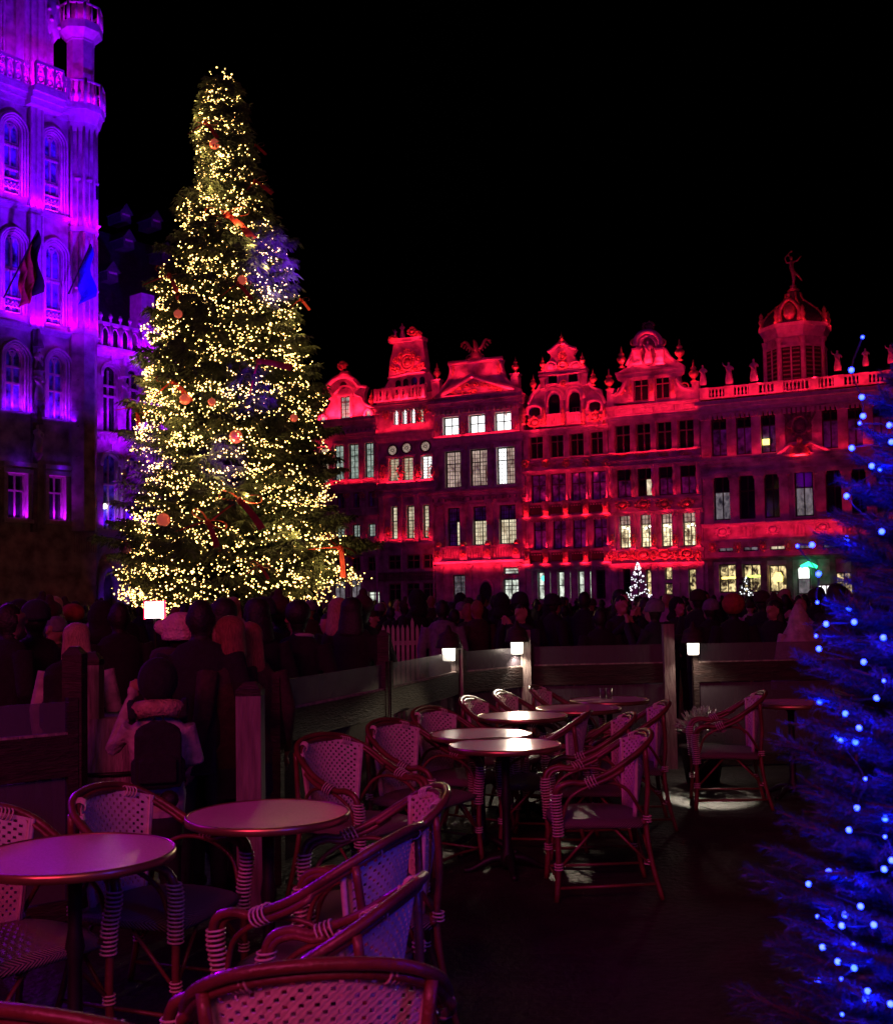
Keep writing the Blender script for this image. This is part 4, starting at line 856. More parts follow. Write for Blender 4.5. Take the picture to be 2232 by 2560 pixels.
# corner turret
cx_,_=t.p(205,430); tr=(t.p(240,430)[0]-t.p(172,430)[0])/2
def octo(m,r0,r1,za,zb_): m.lathe([(r0,za),(r1,zb_)],8,(cx_,0.1,0),a0=PI/8)
b=MB(); octo(b,tr,tr,zz(1330,205),zz(280,205)); t.part(b,'corner_turret_shaft','stone')
b=MB()
for za,zb_ in ((zz(575,205),zz(300,205)),(zz(828,205),zz(590,205))):
    for k in range(8):
        a=PI/8+2*PI*k/8; b.tube([(cx_+tr*math.cos(a),.1+tr*math.sin(a),za),(cx_+tr*math.cos(a),.1+tr*math.sin(a),zb_)],.08,6)
        a+=PI/8; q=tr*math.cos(PI/8)+.01; b.tube([(cx_+q*math.cos(a),.1+q*math.sin(a),za),(cx_+q*math.cos(a),.1+q*math.sin(a),zb_-.3)],.05,5)
        b.ball((cx_+q*math.cos(a),.1+q*math.sin(a),za+(zb_-za)*.42),(.22,.22,.12),6,4)
t.part(b,'turret_shafts','stone_smooth',True)
for py in (578,830):
    b=MB(); octo(b,tr*1.06,tr*1.14,zz(py,205)-.25,zz(py,205)); t.part(b,'turret_string','stone_smooth')
    for k in range(3):
        a=-PI/2+(k-1)*.95; d=Vector((math.cos(a),math.sin(a)))
        point('turret_lamp',t.world(cx_+d.x*(tr+.35),.1+d.y*(tr+.35),zz(py,205)+.25),26,(.6,.0,1),.06)
point('turret_lamp',t.world(cx_+.3,-2.2,zz(480,205)),22,LAVA,.3)
b=MB(); x,z=t.p(225,490); b.box(x-.13,x+.13,-.7,-.3,z-.35,z+.45); 
t.part(b,'turret_slit_window','shade_glass')
# gallery with pierced parapet following buttress and turret
zt0=zz(220,184); 
def gal(x0,x1,y,lit=True,n=3):
    b=MB(); z0=zg; z1=zg+1.45; b.box(x0,x1,y-.1,y+.12,z1-.16,z1); b.box(x0,x1,y-.14,y+.14,z0,z0+.16)
    for k in range(n+1): xx=x0+(x1-x0)*k/n; b.box(xx-.05,xx+.05,y-.09,y+.1,z0+.16,z1-.16)
    for k in range(n):
        c=x0+(x1-x0)*(k+.5)/n; w=(x1-x0)/n; b.tube([(a,y,c_) for a,c_ in pointed(c,w*.8,z0+.75,z1-.2)],.05,5); b.ring((c-.0,y,z0+.45),(0,1,0),w*.28,.05,10,5); b.ball((c,y,z0+.85),.09,6,4)
    t.part(b,'pierced_parapet','stone_smooth'); 
    if lit: t.light(x0+.1,x1-.1,zg+.2,20,(.6,.0,1),y=y+.35,tilt=0)
x_a,_=t.p(64,190); x_b,_=t.p(132,200)
gal(0,x_a,-.5,n=5); gal(x_a,x_b,-1.1,n=3); gal(x_b,cx_-tr*1.25,-.5,n=4)
b=MB()
for x0,x1,y in ((0,x_a,-.5),(x_a-.15,x_b+.15,-1.1),(x_b,cx_,-.5)):
    for k,(a,c,q) in enumerate(((0,-.3,.12),(-.3,-.62,-.1),(-.62,-.95,-.3))): b.box(x0,x1,y-q-.02*k,.05,zg+c,zg+a-.003)
t.part(b,'gallery_cornice','stone_smooth')
b=MB(); octo(b,tr*1.5,tr*1.55,zg-.3,zg+.1); octo(b,tr*1.2,tr*1.42,zg-.95,zg-.303); octo(b,tr*1.0,tr*1.15,zg-1.5,zg-.953); t.part(b,'turret_cornice','stone_smooth')
b=MB()
for k in range(8):
    a=PI/8+2*PI*k/8; a2=a+PI/4; r_=tr*1.48; p0=(cx_+r_*math.cos(a),.1+r_*math.sin(a)); p1=(cx_+r_*math.cos(a2),.1+r_*math.sin(a2))
    b.tube([(*p0,zg),(*p0,zg+1.5)],.1,5); b.tube([(*p0,zg+1.42),(*p1,zg+1.42)],.08,5)
    for j in (1,2):
        q=(p0[0]+(p1[0]-p0[0])*j/3,p0[1]+(p1[1]-p0[1])*j/3); b.tube([(*q,zg),(*q,zg+1.4)],.05,5); b.ball((*q,zg+.6),(.12,.12,.25),6,4)
t.part(b,'turret_parapet','stone_smooth',True)
def hi(py,px=205): return t.p(px,py,-.0)[1]
t3=tr*.86
b=MB(); b.lathe([(t3,zg),(t3,hi(112)),(t3*1.05,hi(110)),(t3*1.05,hi(106)),(t3*1.6,hi(88)),(t3*1.62,hi(70))],8,(cx_,.1,0),a0=PI/8); b.lathe([(t3*.7,hi(60)),(t3*.62,hi(-60))],8,(cx_,.1,0),a0=PI/8); t.part(b,'upper_turret','stone_smooth')
b=MB()
for k in range(8):
    a=PI/8+2*PI*k/8; a2=a+PI/4; r_=t3*1.55; p0=(cx_+r_*math.cos(a),.1+r_*math.sin(a)); p1=(cx_+r_*math.cos(a2),.1+r_*math.sin(a2)); z0,z1=hi(70),hi(28)
    b.tube([(*p0,z0),(*p0,z1)],.09,5); b.tube([(*p0,z1),(*p1,z1)],.08,5); q=((p0[0]+p1[0])/2,(p0[1]+p1[1])/2); b.tube([(*q,z0),(*q,z1)],.06,5)
t.part(b,'turret_gallery','stone_smooth',True)
for k in range(3):
    a=-PI/2+(k-1)*1.0; point('turret_lamp',t.world(cx_+math.cos(a)*(t3+.3),.1+math.sin(a)*(t3+.3),zg+.35),30,(.5,.0,1),.06); point('turret_lamp',t.world(cx_+math.cos(a)*t3*1.2,.1+math.sin(a)*t3*1.2,hi(66)),16,(.6,.0,1),.06)
# set-back tower stage above the gallery
x_l,_=t.p(62,90); x_r,_=t.p(130,90)
b=MB(); z0=zg; z1=hi(-120); b.box(0,x_l,.9,4,z0,z1); t.part(b,'tower_stage','stone')
b=MB(); b.box(x_l,x_r,.0,3,z0,z1)
for k in range(5): xx=x_l+(x_r-x_l)*k/4; b.tube([(xx,-.03,z0),(xx,-.03,z1)],.09,6)
t.part(b,'tower_pier','stone_smooth')
r=t.rect(4,-30,110,40); b=MB(); b.box(r[0]-1.2,r[1],.85,.895,r[2],r[3]); f=t.part(b,'tower_window','shade_glass')
b=MB()
for xx in (r[1]-.05,r[1]+.15,(r[0]+r[1])/2): b.tube([(xx,.8,r[2]-.6),(xx,.8,r[3])],.08,6)
b.box(r[0]-1,r[1]+.3,.7,.9,r[2]-.2,r[2]+.05)
for k in range(6): b.ball((r[0]+k*.2,.75,r[2]-.6),.12,6,4)
t.part(b,'tower_window_tracery','stone_smooth')
x,z=t.p(135,45); b=MB(); b.lathe([(.05,-1.6),(.5,-.9),(.55,.3),(.5,1.1),(.15,1.6),(.03,2.6)],8,(x,.3,z)); 
for k in range(6): b.ball((x+.5*math.cos(k),.3-.5*abs(math.sin(k)),z+.3*k-.8),.14,6,4)
t.part(b,'pinnacle','stone_smooth',True)
t.light(0,x_l,zg+.1,45,LAVA,y=.35,tilt=.1); t.light(x_l,x_r,zg+.1,30,(.30,0,1),y=-.55,tilt=.2)
# violet wash
c_=t.world(t.w*.5,-16,8); spot('town_hall_floodlight',c_,t.world(t.w*.6,0,zz(280)),50000,(.12,.0,1),58,.8,.4)
spot('town_hall_floodlight',t.world(t.w+9,-14,5),t.world(t.w*.6,0,zz(560)),18000,(.12,.0,1),46,.9,.4)
t.light(0,t.w,zg-1.0,10,LAVA,y=-1.6,tilt=.9)
for px,py in ((58,1150),(160,1170),(62,1000),(160,1020)): t.hot(px,py,1.6,LAVA,.5)
t.light(0,cx_-tr,zz(533,120)+.02,30,(.25,0,1),y=-.5); t.light(0,cx_-tr,zz(823,120)+.02,26,(.25,0,1),y=-.5)
for r in w3: t.light(r[0]-.3,r[1]+.5,r[2]-.1,7,LAVA,y=-.45,tilt=.6)
# ---- long wing behind the fir
T1=t
t=Bld('town_hall_wing','violet gothic wing of the town hall with paired arches, half hidden behind the big fir',PT2,239,640,1000,8,'town hall')
def z2(py,px=300): return t.p(px,py)[1]
zc=z2(876,300)
def levels(cx,yt,yb,w): 
    r=t.rect(cx,yt,yb,w); return r
ra=levels(277,915,1078,40); rb=levels(333,930,1085,36); pitch=((rb[0]+rb[1])-(ra[0]+ra[1]))/2; rc=levels(280,1136,1324,42)
def garch(r,glass,trans,cols=2):
    x0,x1,z0,z1=r; t.op.append(r); w=x1-x0; sp=z1-w*.5
    b=MB(); P=pointed((x0+x1)/2,w,sp,z1); h_=len(P)//2; b.prism([(x0,z1)]+P[:h_+1],.004,.3); b.prism([(x1,z1)]+P[h_:],.004,.3); t.part(b,'arch_spandrel','stone')
    m=MB(); xs=[x0+w*k/cols for k in range(cols+1)]
    for xx in xs: m.box(xx-.05,xx+.05,.25,.36,z0,sp+(z1-sp)*.5)
    for q in trans: zz_=z1-(z1-z0)*q; m.box(x0,x1,.2,.35,zz_-.06,zz_+.06)
    f=t.part(m,'window_tracery','stone_smooth')
    for k in range(cols):
        zs=[z0]+[z1-(z1-z0)*q for q in sorted(trans,reverse=True)]+[z1]
        for j in range(len(zs)-1): g=MB(); g.box(xs[k]+.05,xs[k+1]-.05,.33,.36,zs[j]+.05,zs[j+1]-.05); t.part(g,'pane',glass,parent=f)
    for k in range(3):
        b=MB(); e=.06+k*.11; P=[(x0-e,sp-.2)]+pointed((x0+x1)/2,w+2*e,sp,z1+e*.9)+[(x1+e,sp-.2)]; b.tube([(a,-.04-.07*k,c) for a,c in P],.06,6); t.part(b,'pointed_arch_moulding','stone_smooth',True)
c0=(ra[0]+ra[1])/2; wd=(ra[1]-ra[0])*.9; n=int((t.w-c0)/pitch)+1
for k in range(n):
    c=c0+k*pitch
    if c+1>t.w: break
    garch((c-wd/2,c+wd/2,ra[2],ra[3]),'shade_glass',(.30,.46)); garch((c-wd/2,c+wd/2,rc[2],rc[3]),'sheen_glass',(.40,.66))
    m=MB(); xx=c+pitch/2; m.lathe([(.05,-1.5),(.28,-.9),(.3,-.75)],8,(xx,-.3,ra[2]+2.6)); m.lathe([(.3,1.2),(.22,1.5),(.03,2.6)],6,(xx,-.3,ra[2]+2.2)); t.part(m,'statue_canopy','stone_smooth'); inst('niche_statue',STAT[k%2],t.e,(xx,-.3,ra[2]+1.85),s=.8)
    m=MB(); m.tube([(xx,-.12,rc[2]+.5),(xx,-.12,rc[3]-.6)],.16,8); m.lathe([(.1,0),(.34,.5),(.36,.62)],8,(xx,-.2,rc[3]-.9)); t.part(m,'engaged_column','stone_smooth'); inst('niche_statue',STAT[k%2],t.e,(xx,-.3,rc[3]-.3-2.6),s=.9)
    m=MB(); m.tube([(c,-.2,ra[3]+.1),(c,-.2,ra[3]+1.0)],.08,6); m.ball((c,-.2,ra[3]+.8),(.3,.15,.22),6,4); t.part(m,'finial','stone_smooth')
    m=MB(); m.tube([(c,-.2,rc[3]+.1),(c,-.2,rc[3]+1.0)],.08,6); m.ball((c,-.2,rc[3]+.8),(.3,.15,.22),6,4); 
    for q in range(5): m.ball((c-pitch/2+pitch*q/5,-.2,z2(1096)),(.16,.12,.3),6,4)
    t.part(m,'finial','stone_smooth')
    if c<9: t.light(c-wd/2,c+wd/2,rc[2]+.05,10,(.24,0,1),y=-.25,tilt=.1); t.light(c-wd/2,c+wd/2,ra[2]+.8,6,(.24,0,1),y=-.15,tilt=.1)
t.wall(0,zc); t.body(zc-.2)
x,z=t.p(268,1265); point('wing_window_lamp',t.world(x,.1,z),5,(1,.85,.9),.08); b=MB(); b.ball((x,.26,z),.16,8,6); t.part(b,'window_lamp','white_glow')
t.ledge(zc+.0,.6,.5,m='stone_smooth'); t.ledge(z2(1083,280),.3,.4,name='string_course',m='stone_smooth'); t.ledge(rc[2]-.05,.4,.5,name='string_course',m='stone_smooth')
t.light(0,t.w*.5,zc-.9,36,(.24,0,1),y=-1.2,tilt=.9,n=2); t.light(0,t.w*.5,z2(1083,280)+.02,40,(.28,0,1),y=-.5,n=2); t.light(0,t.w*.5,z2(1083,280)-1.1,30,(.28,0,1),y=-1.0,tilt=.8,n=2)
zt=z2(805,250); b=MB(); b.box(0,t.w,-.35,-.15,zt-.2,zt); p=t.part(b,'parapet_rail','stone_smooth'); m=MB()
k=0; xx=.2
while xx<t.w:
    m.box(xx-.08,xx+.08,-.42,-.12,zc,zt-.2); m.tube([(xx,-.27,zt),(xx,-.27,zt+.55)],.07,5); m.ball((xx,-.27,zt+.35),.15,6,4)
    m.tube([(a,-.25,c) for a,c in pointed(xx+.35,.5,zc+.7,zt-.3)],.05,5); xx+=.7
tag(t.part(m,'parapet_tracery','stone_smooth',True,p),kind='stuff')
t.light(0,t.w*.55,zc+.1,46,(.30,0,1),y=.05,tilt=-.0,n=2); t.light(0,t.w*.5,zc+.1,26,(.28,0,1),y=-.75,tilt=.3,n=2)
# dark steep roof with small dormers
b=MB(); zr=z2(560,290); b.add([(0,.6,zc),(t.w,.6,zc),(t.w,7,zr+2),(0,7,zr+2),(0,14,zc),(t.w,14,zc)],[(0,1,2,3),(3,2,5,4),(0,3,4),(1,5,2)]); roof=t.part(b,'steep_roof','slate')
for px,py in ((296,545),(303,609),(372,560),(398,640),(262,690)):
    q=(py-560)/(830-560); yy=7-6*max(0,min(1,q)); x,z=t.p(px,py,-yy); b=MB(); b.box(x-.42,x+.42,yy-.9,yy+.6,z-.5,z+.1); b.prism([(x-.55,z+.1),(x+.55,z+.1),(x,z+.8)],yy-1.0,yy+.7); d=t.part(b,'roof_dormer','slate',parent=roof); b=MB(); b.box(x-.3,x+.3,yy-.93,yy-.905,z-.05,z+.08); t.part(b,'dormer_sill','white_paint',parent=roof); point('dormer_lamp',t.world(x,yy-1.25,z+.0),1.2,(.30,0,1),.05)
x,z=t.p(378,780); b=MB(); b.box(x-.5,x+.5,.3,1.5,zc,z+1.2); t.part(b,'roof_pedestal','stone_smooth')
# ground arcade opening, lit blue-violet
for px in (266,330,395): 
    r=t.rect(px,1418,1535,38); x0,x1,z0,z1=r; b=MB(); P=pointed((x0+x1)/2,x1-x0,z1-1.2,z1); b.prism(P+[(x1,0),(x0,0)],-.03,-.005); t.part(b,'arcade_opening','stone_dark'); b=MB(); b.tube([(a,-.2,c) for a,c in [(x0,0)]+P+[(x1,0)]],.2,6); t.part(b,'arcade_arch','stone_smooth',True)
    spot('arcade_lamp',t.world(x0-.1,-1.6,.8),t.world(x0,-.1,4),50,(.10,0,1),70,.7,.1)
# ---- flags
def flag(name,label,cols,base,tip,droop,w0):
    e=empty(name,base,0,label,'flag'); B=Vector(base); T=Vector(tip); b=MB(); b.tube([(0,0,0),T-B],.05,6); b.build('flagpole',M['lampmetal'],e)
    n=10; d=(T-B)
    for ci,cm in enumerate(cols):
        m=MB(); vs=[]
        for i in range(n+1):
            q=i/n
            a=d*(1-.55*q*(0)) 
            for j in (ci/len(cols),(ci+1)/len(cols)):
                base_=d*(1-.55*j); p=base_+Vector((.12*math.sin(q*9+j*7),.14*math.cos(q*7+j*9),-droop*q*(1-.35*j)))
                vs.append(p+Vector((.2*q*(1-j),.1*q,0)))
        m.add(vs,[(2*i,2*i+1,2*i+3,2*i+2) for i in range(n)]); o=m.build('flag_stripe' if len(cols)>1 else 'flag_cloth',M[cm],e,True)
        sd=o.modifiers.new('s','SOLIDIFY'); sd.thickness=.02
def tw(px,py,off): x,z=T1.p(px,py,off); return T1.world(x,-off,z)
flag('flag','black yellow and red striped flag hanging from a slanted pole on the town hall',('flag_black','flag_yellow','flag_red'),tw(10,745,.3),tw(96,575,2.2),3.4,1)
flag('flag','plain blue flag hanging from a slanted pole beside the corner turret',('flag_blue',),tw(172,735,.8),tw(228,610,1.8),3.0,1)

# ================================================================ the big fir
TB=at(578,1503,34); TX,TY=TB.x,34.0
prof_px=[(170,529,578),(200,522,582),(250,500,604),(330,492,622),(400,494,640),(480,498,656),(500,470,662),(530,448,672),(600,466,690),(665,408,732),(700,412,735),(740,392,742),(800,392,745),(850,380,752),(900,384,770),(950,362,790),(1050,352,812),(1110,342,815),(1180,332,828),(1250,326,838),(1330,318,852),(1380,306,868),(1450,296,880),(1510,318,850),(1550,380,790)]
prof=[]
for py,a,b_ in prof_px:
    l=at(a,py,34); r_=at(b_,py,34); prof.append((l.z,(l.x+r_.x)/2-TX,(r_.x-l.x)/2))
prof.sort()
def prad(z):
    if z<=prof[0][0]: return prof[0][1:]
    for i in range(len(prof)-1):
        if prof[i][0]<=z<=prof[i+1][0]:
            q=(z-prof[i][0])/(prof[i+1][0]-prof[i][0]); return (prof[i][1]*(1-q)+prof[i+1][1]*q,prof[i][2]*(1-q)+prof[i+1][2]*q)
    return prof[-1][1:]
ztop=prof[-1][0]-.35; zlow=prof[0][0]
tree=empty('fir_tree',(TX,TY,0),0,'towering fir hung all over with warm fairy lights, red bows and baubles','tree')
b=MB(); b.tube([(0,0,0),(0,0,6),(prad(12)[0],0,12),(prad(ztop)[0],0,ztop-.2)],[.35,.28,.16,.03],10); b.build('trunk',M['bark'],tree,True)
r=random.Random(3)
br=MB(); nd=MB(); tips=[]
def sprig(mb,p,d,L,w,rr,droop=.25):
    d=d.normalized(); s=d.cross(Vector((0,0,1))); s=s.normalized() if s.length>.01 else Vector((1,0,0)); u_=s.cross(d)
    a=rr.uniform(0,PI); s2=s*math.cos(a)+u_*math.sin(a); q=p+d*L-Vector((0,0,droop*L))
    m=p+d*L*.45
    mb.add([p,m+s2*w,q,m-s2*w],[(0,1,2,3)])
z=zlow; k=0
while z<ztop-.15:
    f=(z-zlow)/(ztop-zlow); cxr,rad=prad(z); nb=int(9+14*(1-f)); 
    for j in range(nb):
        a=2*PI*j/nb+k*1.3+r.uniform(-.2,.2); ln=rad*r.uniform(.80,1.10)*(1+.30*noise.noise(Vector((math.cos(a)*2.2,math.sin(a)*2.2,z*1.1))))*.97; ln=max(ln,.25)
        zz0=z+ln*.28*r.uniform(.4,1.2); o=Vector((cxr*.9,0,zz0)); d=Vector((math.cos(a),math.sin(a),-.22)); up=Vector((0,0,.22*ln))
        P=[o+d*ln*q+up*q*q for q in (0,.35,.7,1)]; br.tube(P,[.05*(1-f)+.012,.03,.02,.006],4)
        side=Vector((-math.sin(a),math.cos(a),0)); ns=int(7+ln*15)
        for i in range(ns):
            q=(i+.5)/ns
            if q<.15: continue
            p=o+d*ln*q+up*q*q; wd_=(.16+.34*ln*(1-q)**.7*.55+.12)
            for sg in (-1,1):
                dd=(d*.75+side*sg*1.0+Vector((0,0,r.uniform(-.35,.15)))).normalized(); L=wd_*r.uniform(.6,1.15)
                # a twig with needle tufts
                for t_ in range(4):
                    pp=p+dd*L*t_/4; sprig(nd,pp,dd+Vector((r.uniform(-.5,.5),r.uniform(-.5,.5),r.uniform(-.5,.3))),r.uniform(.12,.26),r.uniform(.018,.035),r)
                    sprig(nd,pp,dd+Vector((r.uniform(-.9,.9),r.uniform(-.9,.9),r.uniform(-.6,.6))),r.uniform(.10,.20),r.uniform(.014,.03),r)
        tips.append((P[-1],a,z))
    z+=.30 if f>.6 else .34; k+=1
tag(br.build('branches',M['bark'],tree),kind='stuff'); tag(nd.build('crown',M['needle'],tree),kind='stuff')
print('needles',len(nd.f))
# fairy lights: swags from branch to branch on the surface
fl=MB(); cb=MB(); nbulb=0
def surf(z,a,k): c,rad=prad(z); n_=noise.noise(Vector((math.cos(a)*2.2,math.sin(a)*2.2,z*1.1))); rr=rad*k*(1+.26*n_); return Vector((c+rr*math.cos(a),rr*math.sin(a),z))
OCT=[(1,0,0),(-1,0,0),(0,1,0),(0,-1,0),(0,0,1),(0,0,-1)]; OF=[(0,2,4),(2,1,4),(1,3,4),(3,0,4),(2,0,5),(1,2,5),(3,1,5),(0,3,5)]
def bulb(p,s): fl.add([(p.x+a*s,p.y+b_*s,p.z+c*s) for a,b_,c in OCT],OF)
z=zlow+.1
while z<ztop:
    c,rad=prad(z); circ=2*PI*max(rad,.3); a=r.uniform(0,6); end=a+2*PI*r.uniform(.85,1.1); zc_=z
    while a<end:
        span=r.uniform(.5,1.5)/max(rad,.35); sag=r.uniform(.1,.75)*(1 if rad>1 else .45); kin=r.uniform(.66,.98); kout=r.uniform(.84,1.03); z1_=zc_+r.uniform(-.38,.38); 
        n=max(2,int(span*max(rad,.3)*(1+sag)/.105)); pts=[]
        back=math.sin(a+span/2)>.35
        for i in range(n):
            q=i/n; p=surf(zc_*(1-q)+z1_*q-sag*4*q*(1-q)*.5,a+span*q,(kin*(1-q)+kout*q))+Vector((r.gauss(0,.035),r.gauss(0,.035),r.gauss(0,.04)))
            pts.append(p)
            dk=noise.noise(Vector((p.x*.55+7,p.z*.7,3)))
            if dk>.2 and r.random()<min(.9,(dk-.12)*4): continue
            if math.cos(a+span*q)>.3 and r.random()<.25: continue
            if r.random()<.12+.10*(z<4.5): continue
            if not(back and r.random()<.7): bulb(p,r.uniform(.010,.025)); nbulb+=1
        if len(pts)>1 and not back: cb.tube(pts,.006,3)
        a+=span; zc_=z+(z1_-z)*.6
    z+=.165
# short vertical clusters following limbs
for i in range(190):
    f=r.random()**1.3; z=zlow+(ztop-zlow)*f; a=-PI/2+r.uniform(-1.5,1.5); n=r.randint(7,18); 
    for k in range(n):
        q=k/n; bulb(surf(z+.25*q*math.sin(i),a+.12*math.sin(i*3)*q,.35+.62*q)+Vector((r.gauss(0,.05),r.gauss(0,.05),r.gauss(0,.07))),r.uniform(.013,.026)); nbulb+=1
L_=fl.build('fairy_lights',M['bulb'],loc=(TX,TY,0)); tag(L_,'warm white fairy lights draped in strings over the big fir tree','fairy lights',kind='stuff')
print('bulbs',nbulb)
o=cb.build('light_cable',M['cable'],loc=(TX,TY,0)); o.parent=L_; o.location=(0,0,0); tag(o,kind='stuff')
# baubles and bows
def onTree(px,py,k=1.0,Y=None):
    d=ray(px,py); z=EYE.z+d.z*33; c,rad=prad(z); x=EYE.x+d.x*33-TX
    dx=(x-c); yy=-math.sqrt(max(0,(rad*k)**2-dx*dx)) if abs(dx)<rad*k else 0
    return at(px,py,TY+yy)
SPOTS=[(537,360,13,'r'),(590,1092,17,'r','large glowing pink bauble at the middle of the fir'),(409,1300,17,'r','large glowing pink bauble low on the left of the fir'),(463,998,14,'r','orange bauble high on the left flank of the fir'),(316,1370,15,'c','clear purple bauble at the lower left edge of the fir'),(446,785,11,'r'),(606,700,12,'r'),(530,1005,10,'r'),(735,1045,10,'r')]
lab={0:'glittering red bauble near the top of the fir',5:'small red bauble at the left of the fir below the bows',6:'red bauble amid dark boughs in the upper middle of the fir',7:'small red bauble between light strings left of centre on the fir',8:'small red bauble on the right flank of the fir'}
for i,sp_ in enumerate(SPOTS):
    p=onTree(sp_[0],sp_[1],1.06); rr_=sp_[2]/F*(p.y); e=empty('bauble',p,0,sp_[4] if len(sp_)>4 else lab[i],'bauble','baubles hanging on the fir')
    b=MB(); b.ball((0,0,0),rr_,16,12); b.build('globe',M['bauble_red' if sp_[3]=='r' else 'bauble_clear'],e,True); b=MB(); b.lathe([(rr_*.2,rr_*.95),(rr_*.2,rr_*1.15)],8); b.ring((0,0,rr_*1.25),(1,0,0),rr_*.12,rr_*.03,8,4); b.build('cap',M['goldstar'],e)
BOW=[(568,538,1.25,0,'large red ribbon bow in the upper middle of the fir'),(515,308,.7,.3,'small dark red bow near the top left of the fir'),(638,455,.75,-.2,'red bow on the right of the fir near the top'),(424,690,.9,.7,'red bow at the left edge of the fir, halfway up'),(596,710,.7,.2,'red bow at the centre of the fir between dark boughs'),(648,905,1.1,-.9,'long red ribbon bow slanting down right of centre'),(600,1252,1.15,.25,'red ribbon bow below the purple-lit patch of the fir'),(520,1305,1.0,.8,'red ribbon bow slanting low in the middle of the fir'),(432,955,.9,.1,'dark red bow on the left flank of the fir'),(640,365,.5,.0,'tiny red bow at the right edge near the tree top'),(752,750,.5,.2,'red ribbon end poking out of the right edge of the fir'),(850,1370,1.0,1.2,'red ribbon dangling at the lower right edge of the fir'),(340,1020,.7,1.1,'small red ribbon at the left edge of the fir at mid height'),(650,1415,.5,.4,'small red bow low right of the trunk')]
for px,py,s,rot,lb in BOW:
    p=onTree(px,py,1.04); e=empty('ribbon_bow',p,0,lb,'bow','ribbon bows tied on the fir'); e.rotation_euler=(0,rot*.6,0); s*=.62
    for sx in (-1,1):
        m=MB(); P=[Vector((0,0,0)),Vector((sx*.35,-.05,.22)),Vector((sx*.75,-.02,.25)),Vector((sx*.8,.02,.02)),Vector((sx*.45,.03,-.06)),Vector((0,0,0))]; P=crv(P,4)
        vs=[];[vs.extend([q*s+Vector((0,-.12*s,0)),q*s+Vector((0,.12*s,.06*s))]) for q in P]; m.add(vs,[(2*i,2*i+1,2*i+3,2*i+2) for i in range(len(P)-1)]); m.build('bow_loop',M['ribbon'],e,True)
        m=MB(); P=crv([Vector((0,0,0)),Vector((sx*.35,-.03,-.3)),Vector((sx*.62,0,-.55)),Vector((sx*1.0,-.02,-.95))],4); n_=len(P)
        vs=[];[vs.extend([q*s+Vector((-.1*s,-.03,-.08*s*i/n_)),q*s+Vector((.12*s,-.03,.08*s))]) for i,q in enumerate(P)]; m.add(vs,[(2*i,2*i+1,2*i+3,2*i+2) for i in range(len(P)-1)]); m.build('ribbon_tail',M['ribbon'],e,True)
    m=MB(); m.ball((0,-.05,0),(.09*s*1.4,.09,.11*s*1.4)); m.build('knot',M['ribbon'],e,True)
# warm point lights added just outside the boughs, boosting the fairy lights' glow
for i in range(26):
    f=(i+.5)/26; z=zlow+(ztop-zlow)*f*.97; a=-PI/2+((i*2.4)%2.6)-1.3; c,rad=prad(z); q=Vector((TX+c+(rad+.15)*math.cos(a),TY+(rad+.15)*math.sin(a),z)); point('bough_fill_light',q,(11+26*(1-f)),(1,.66,.20),.05)
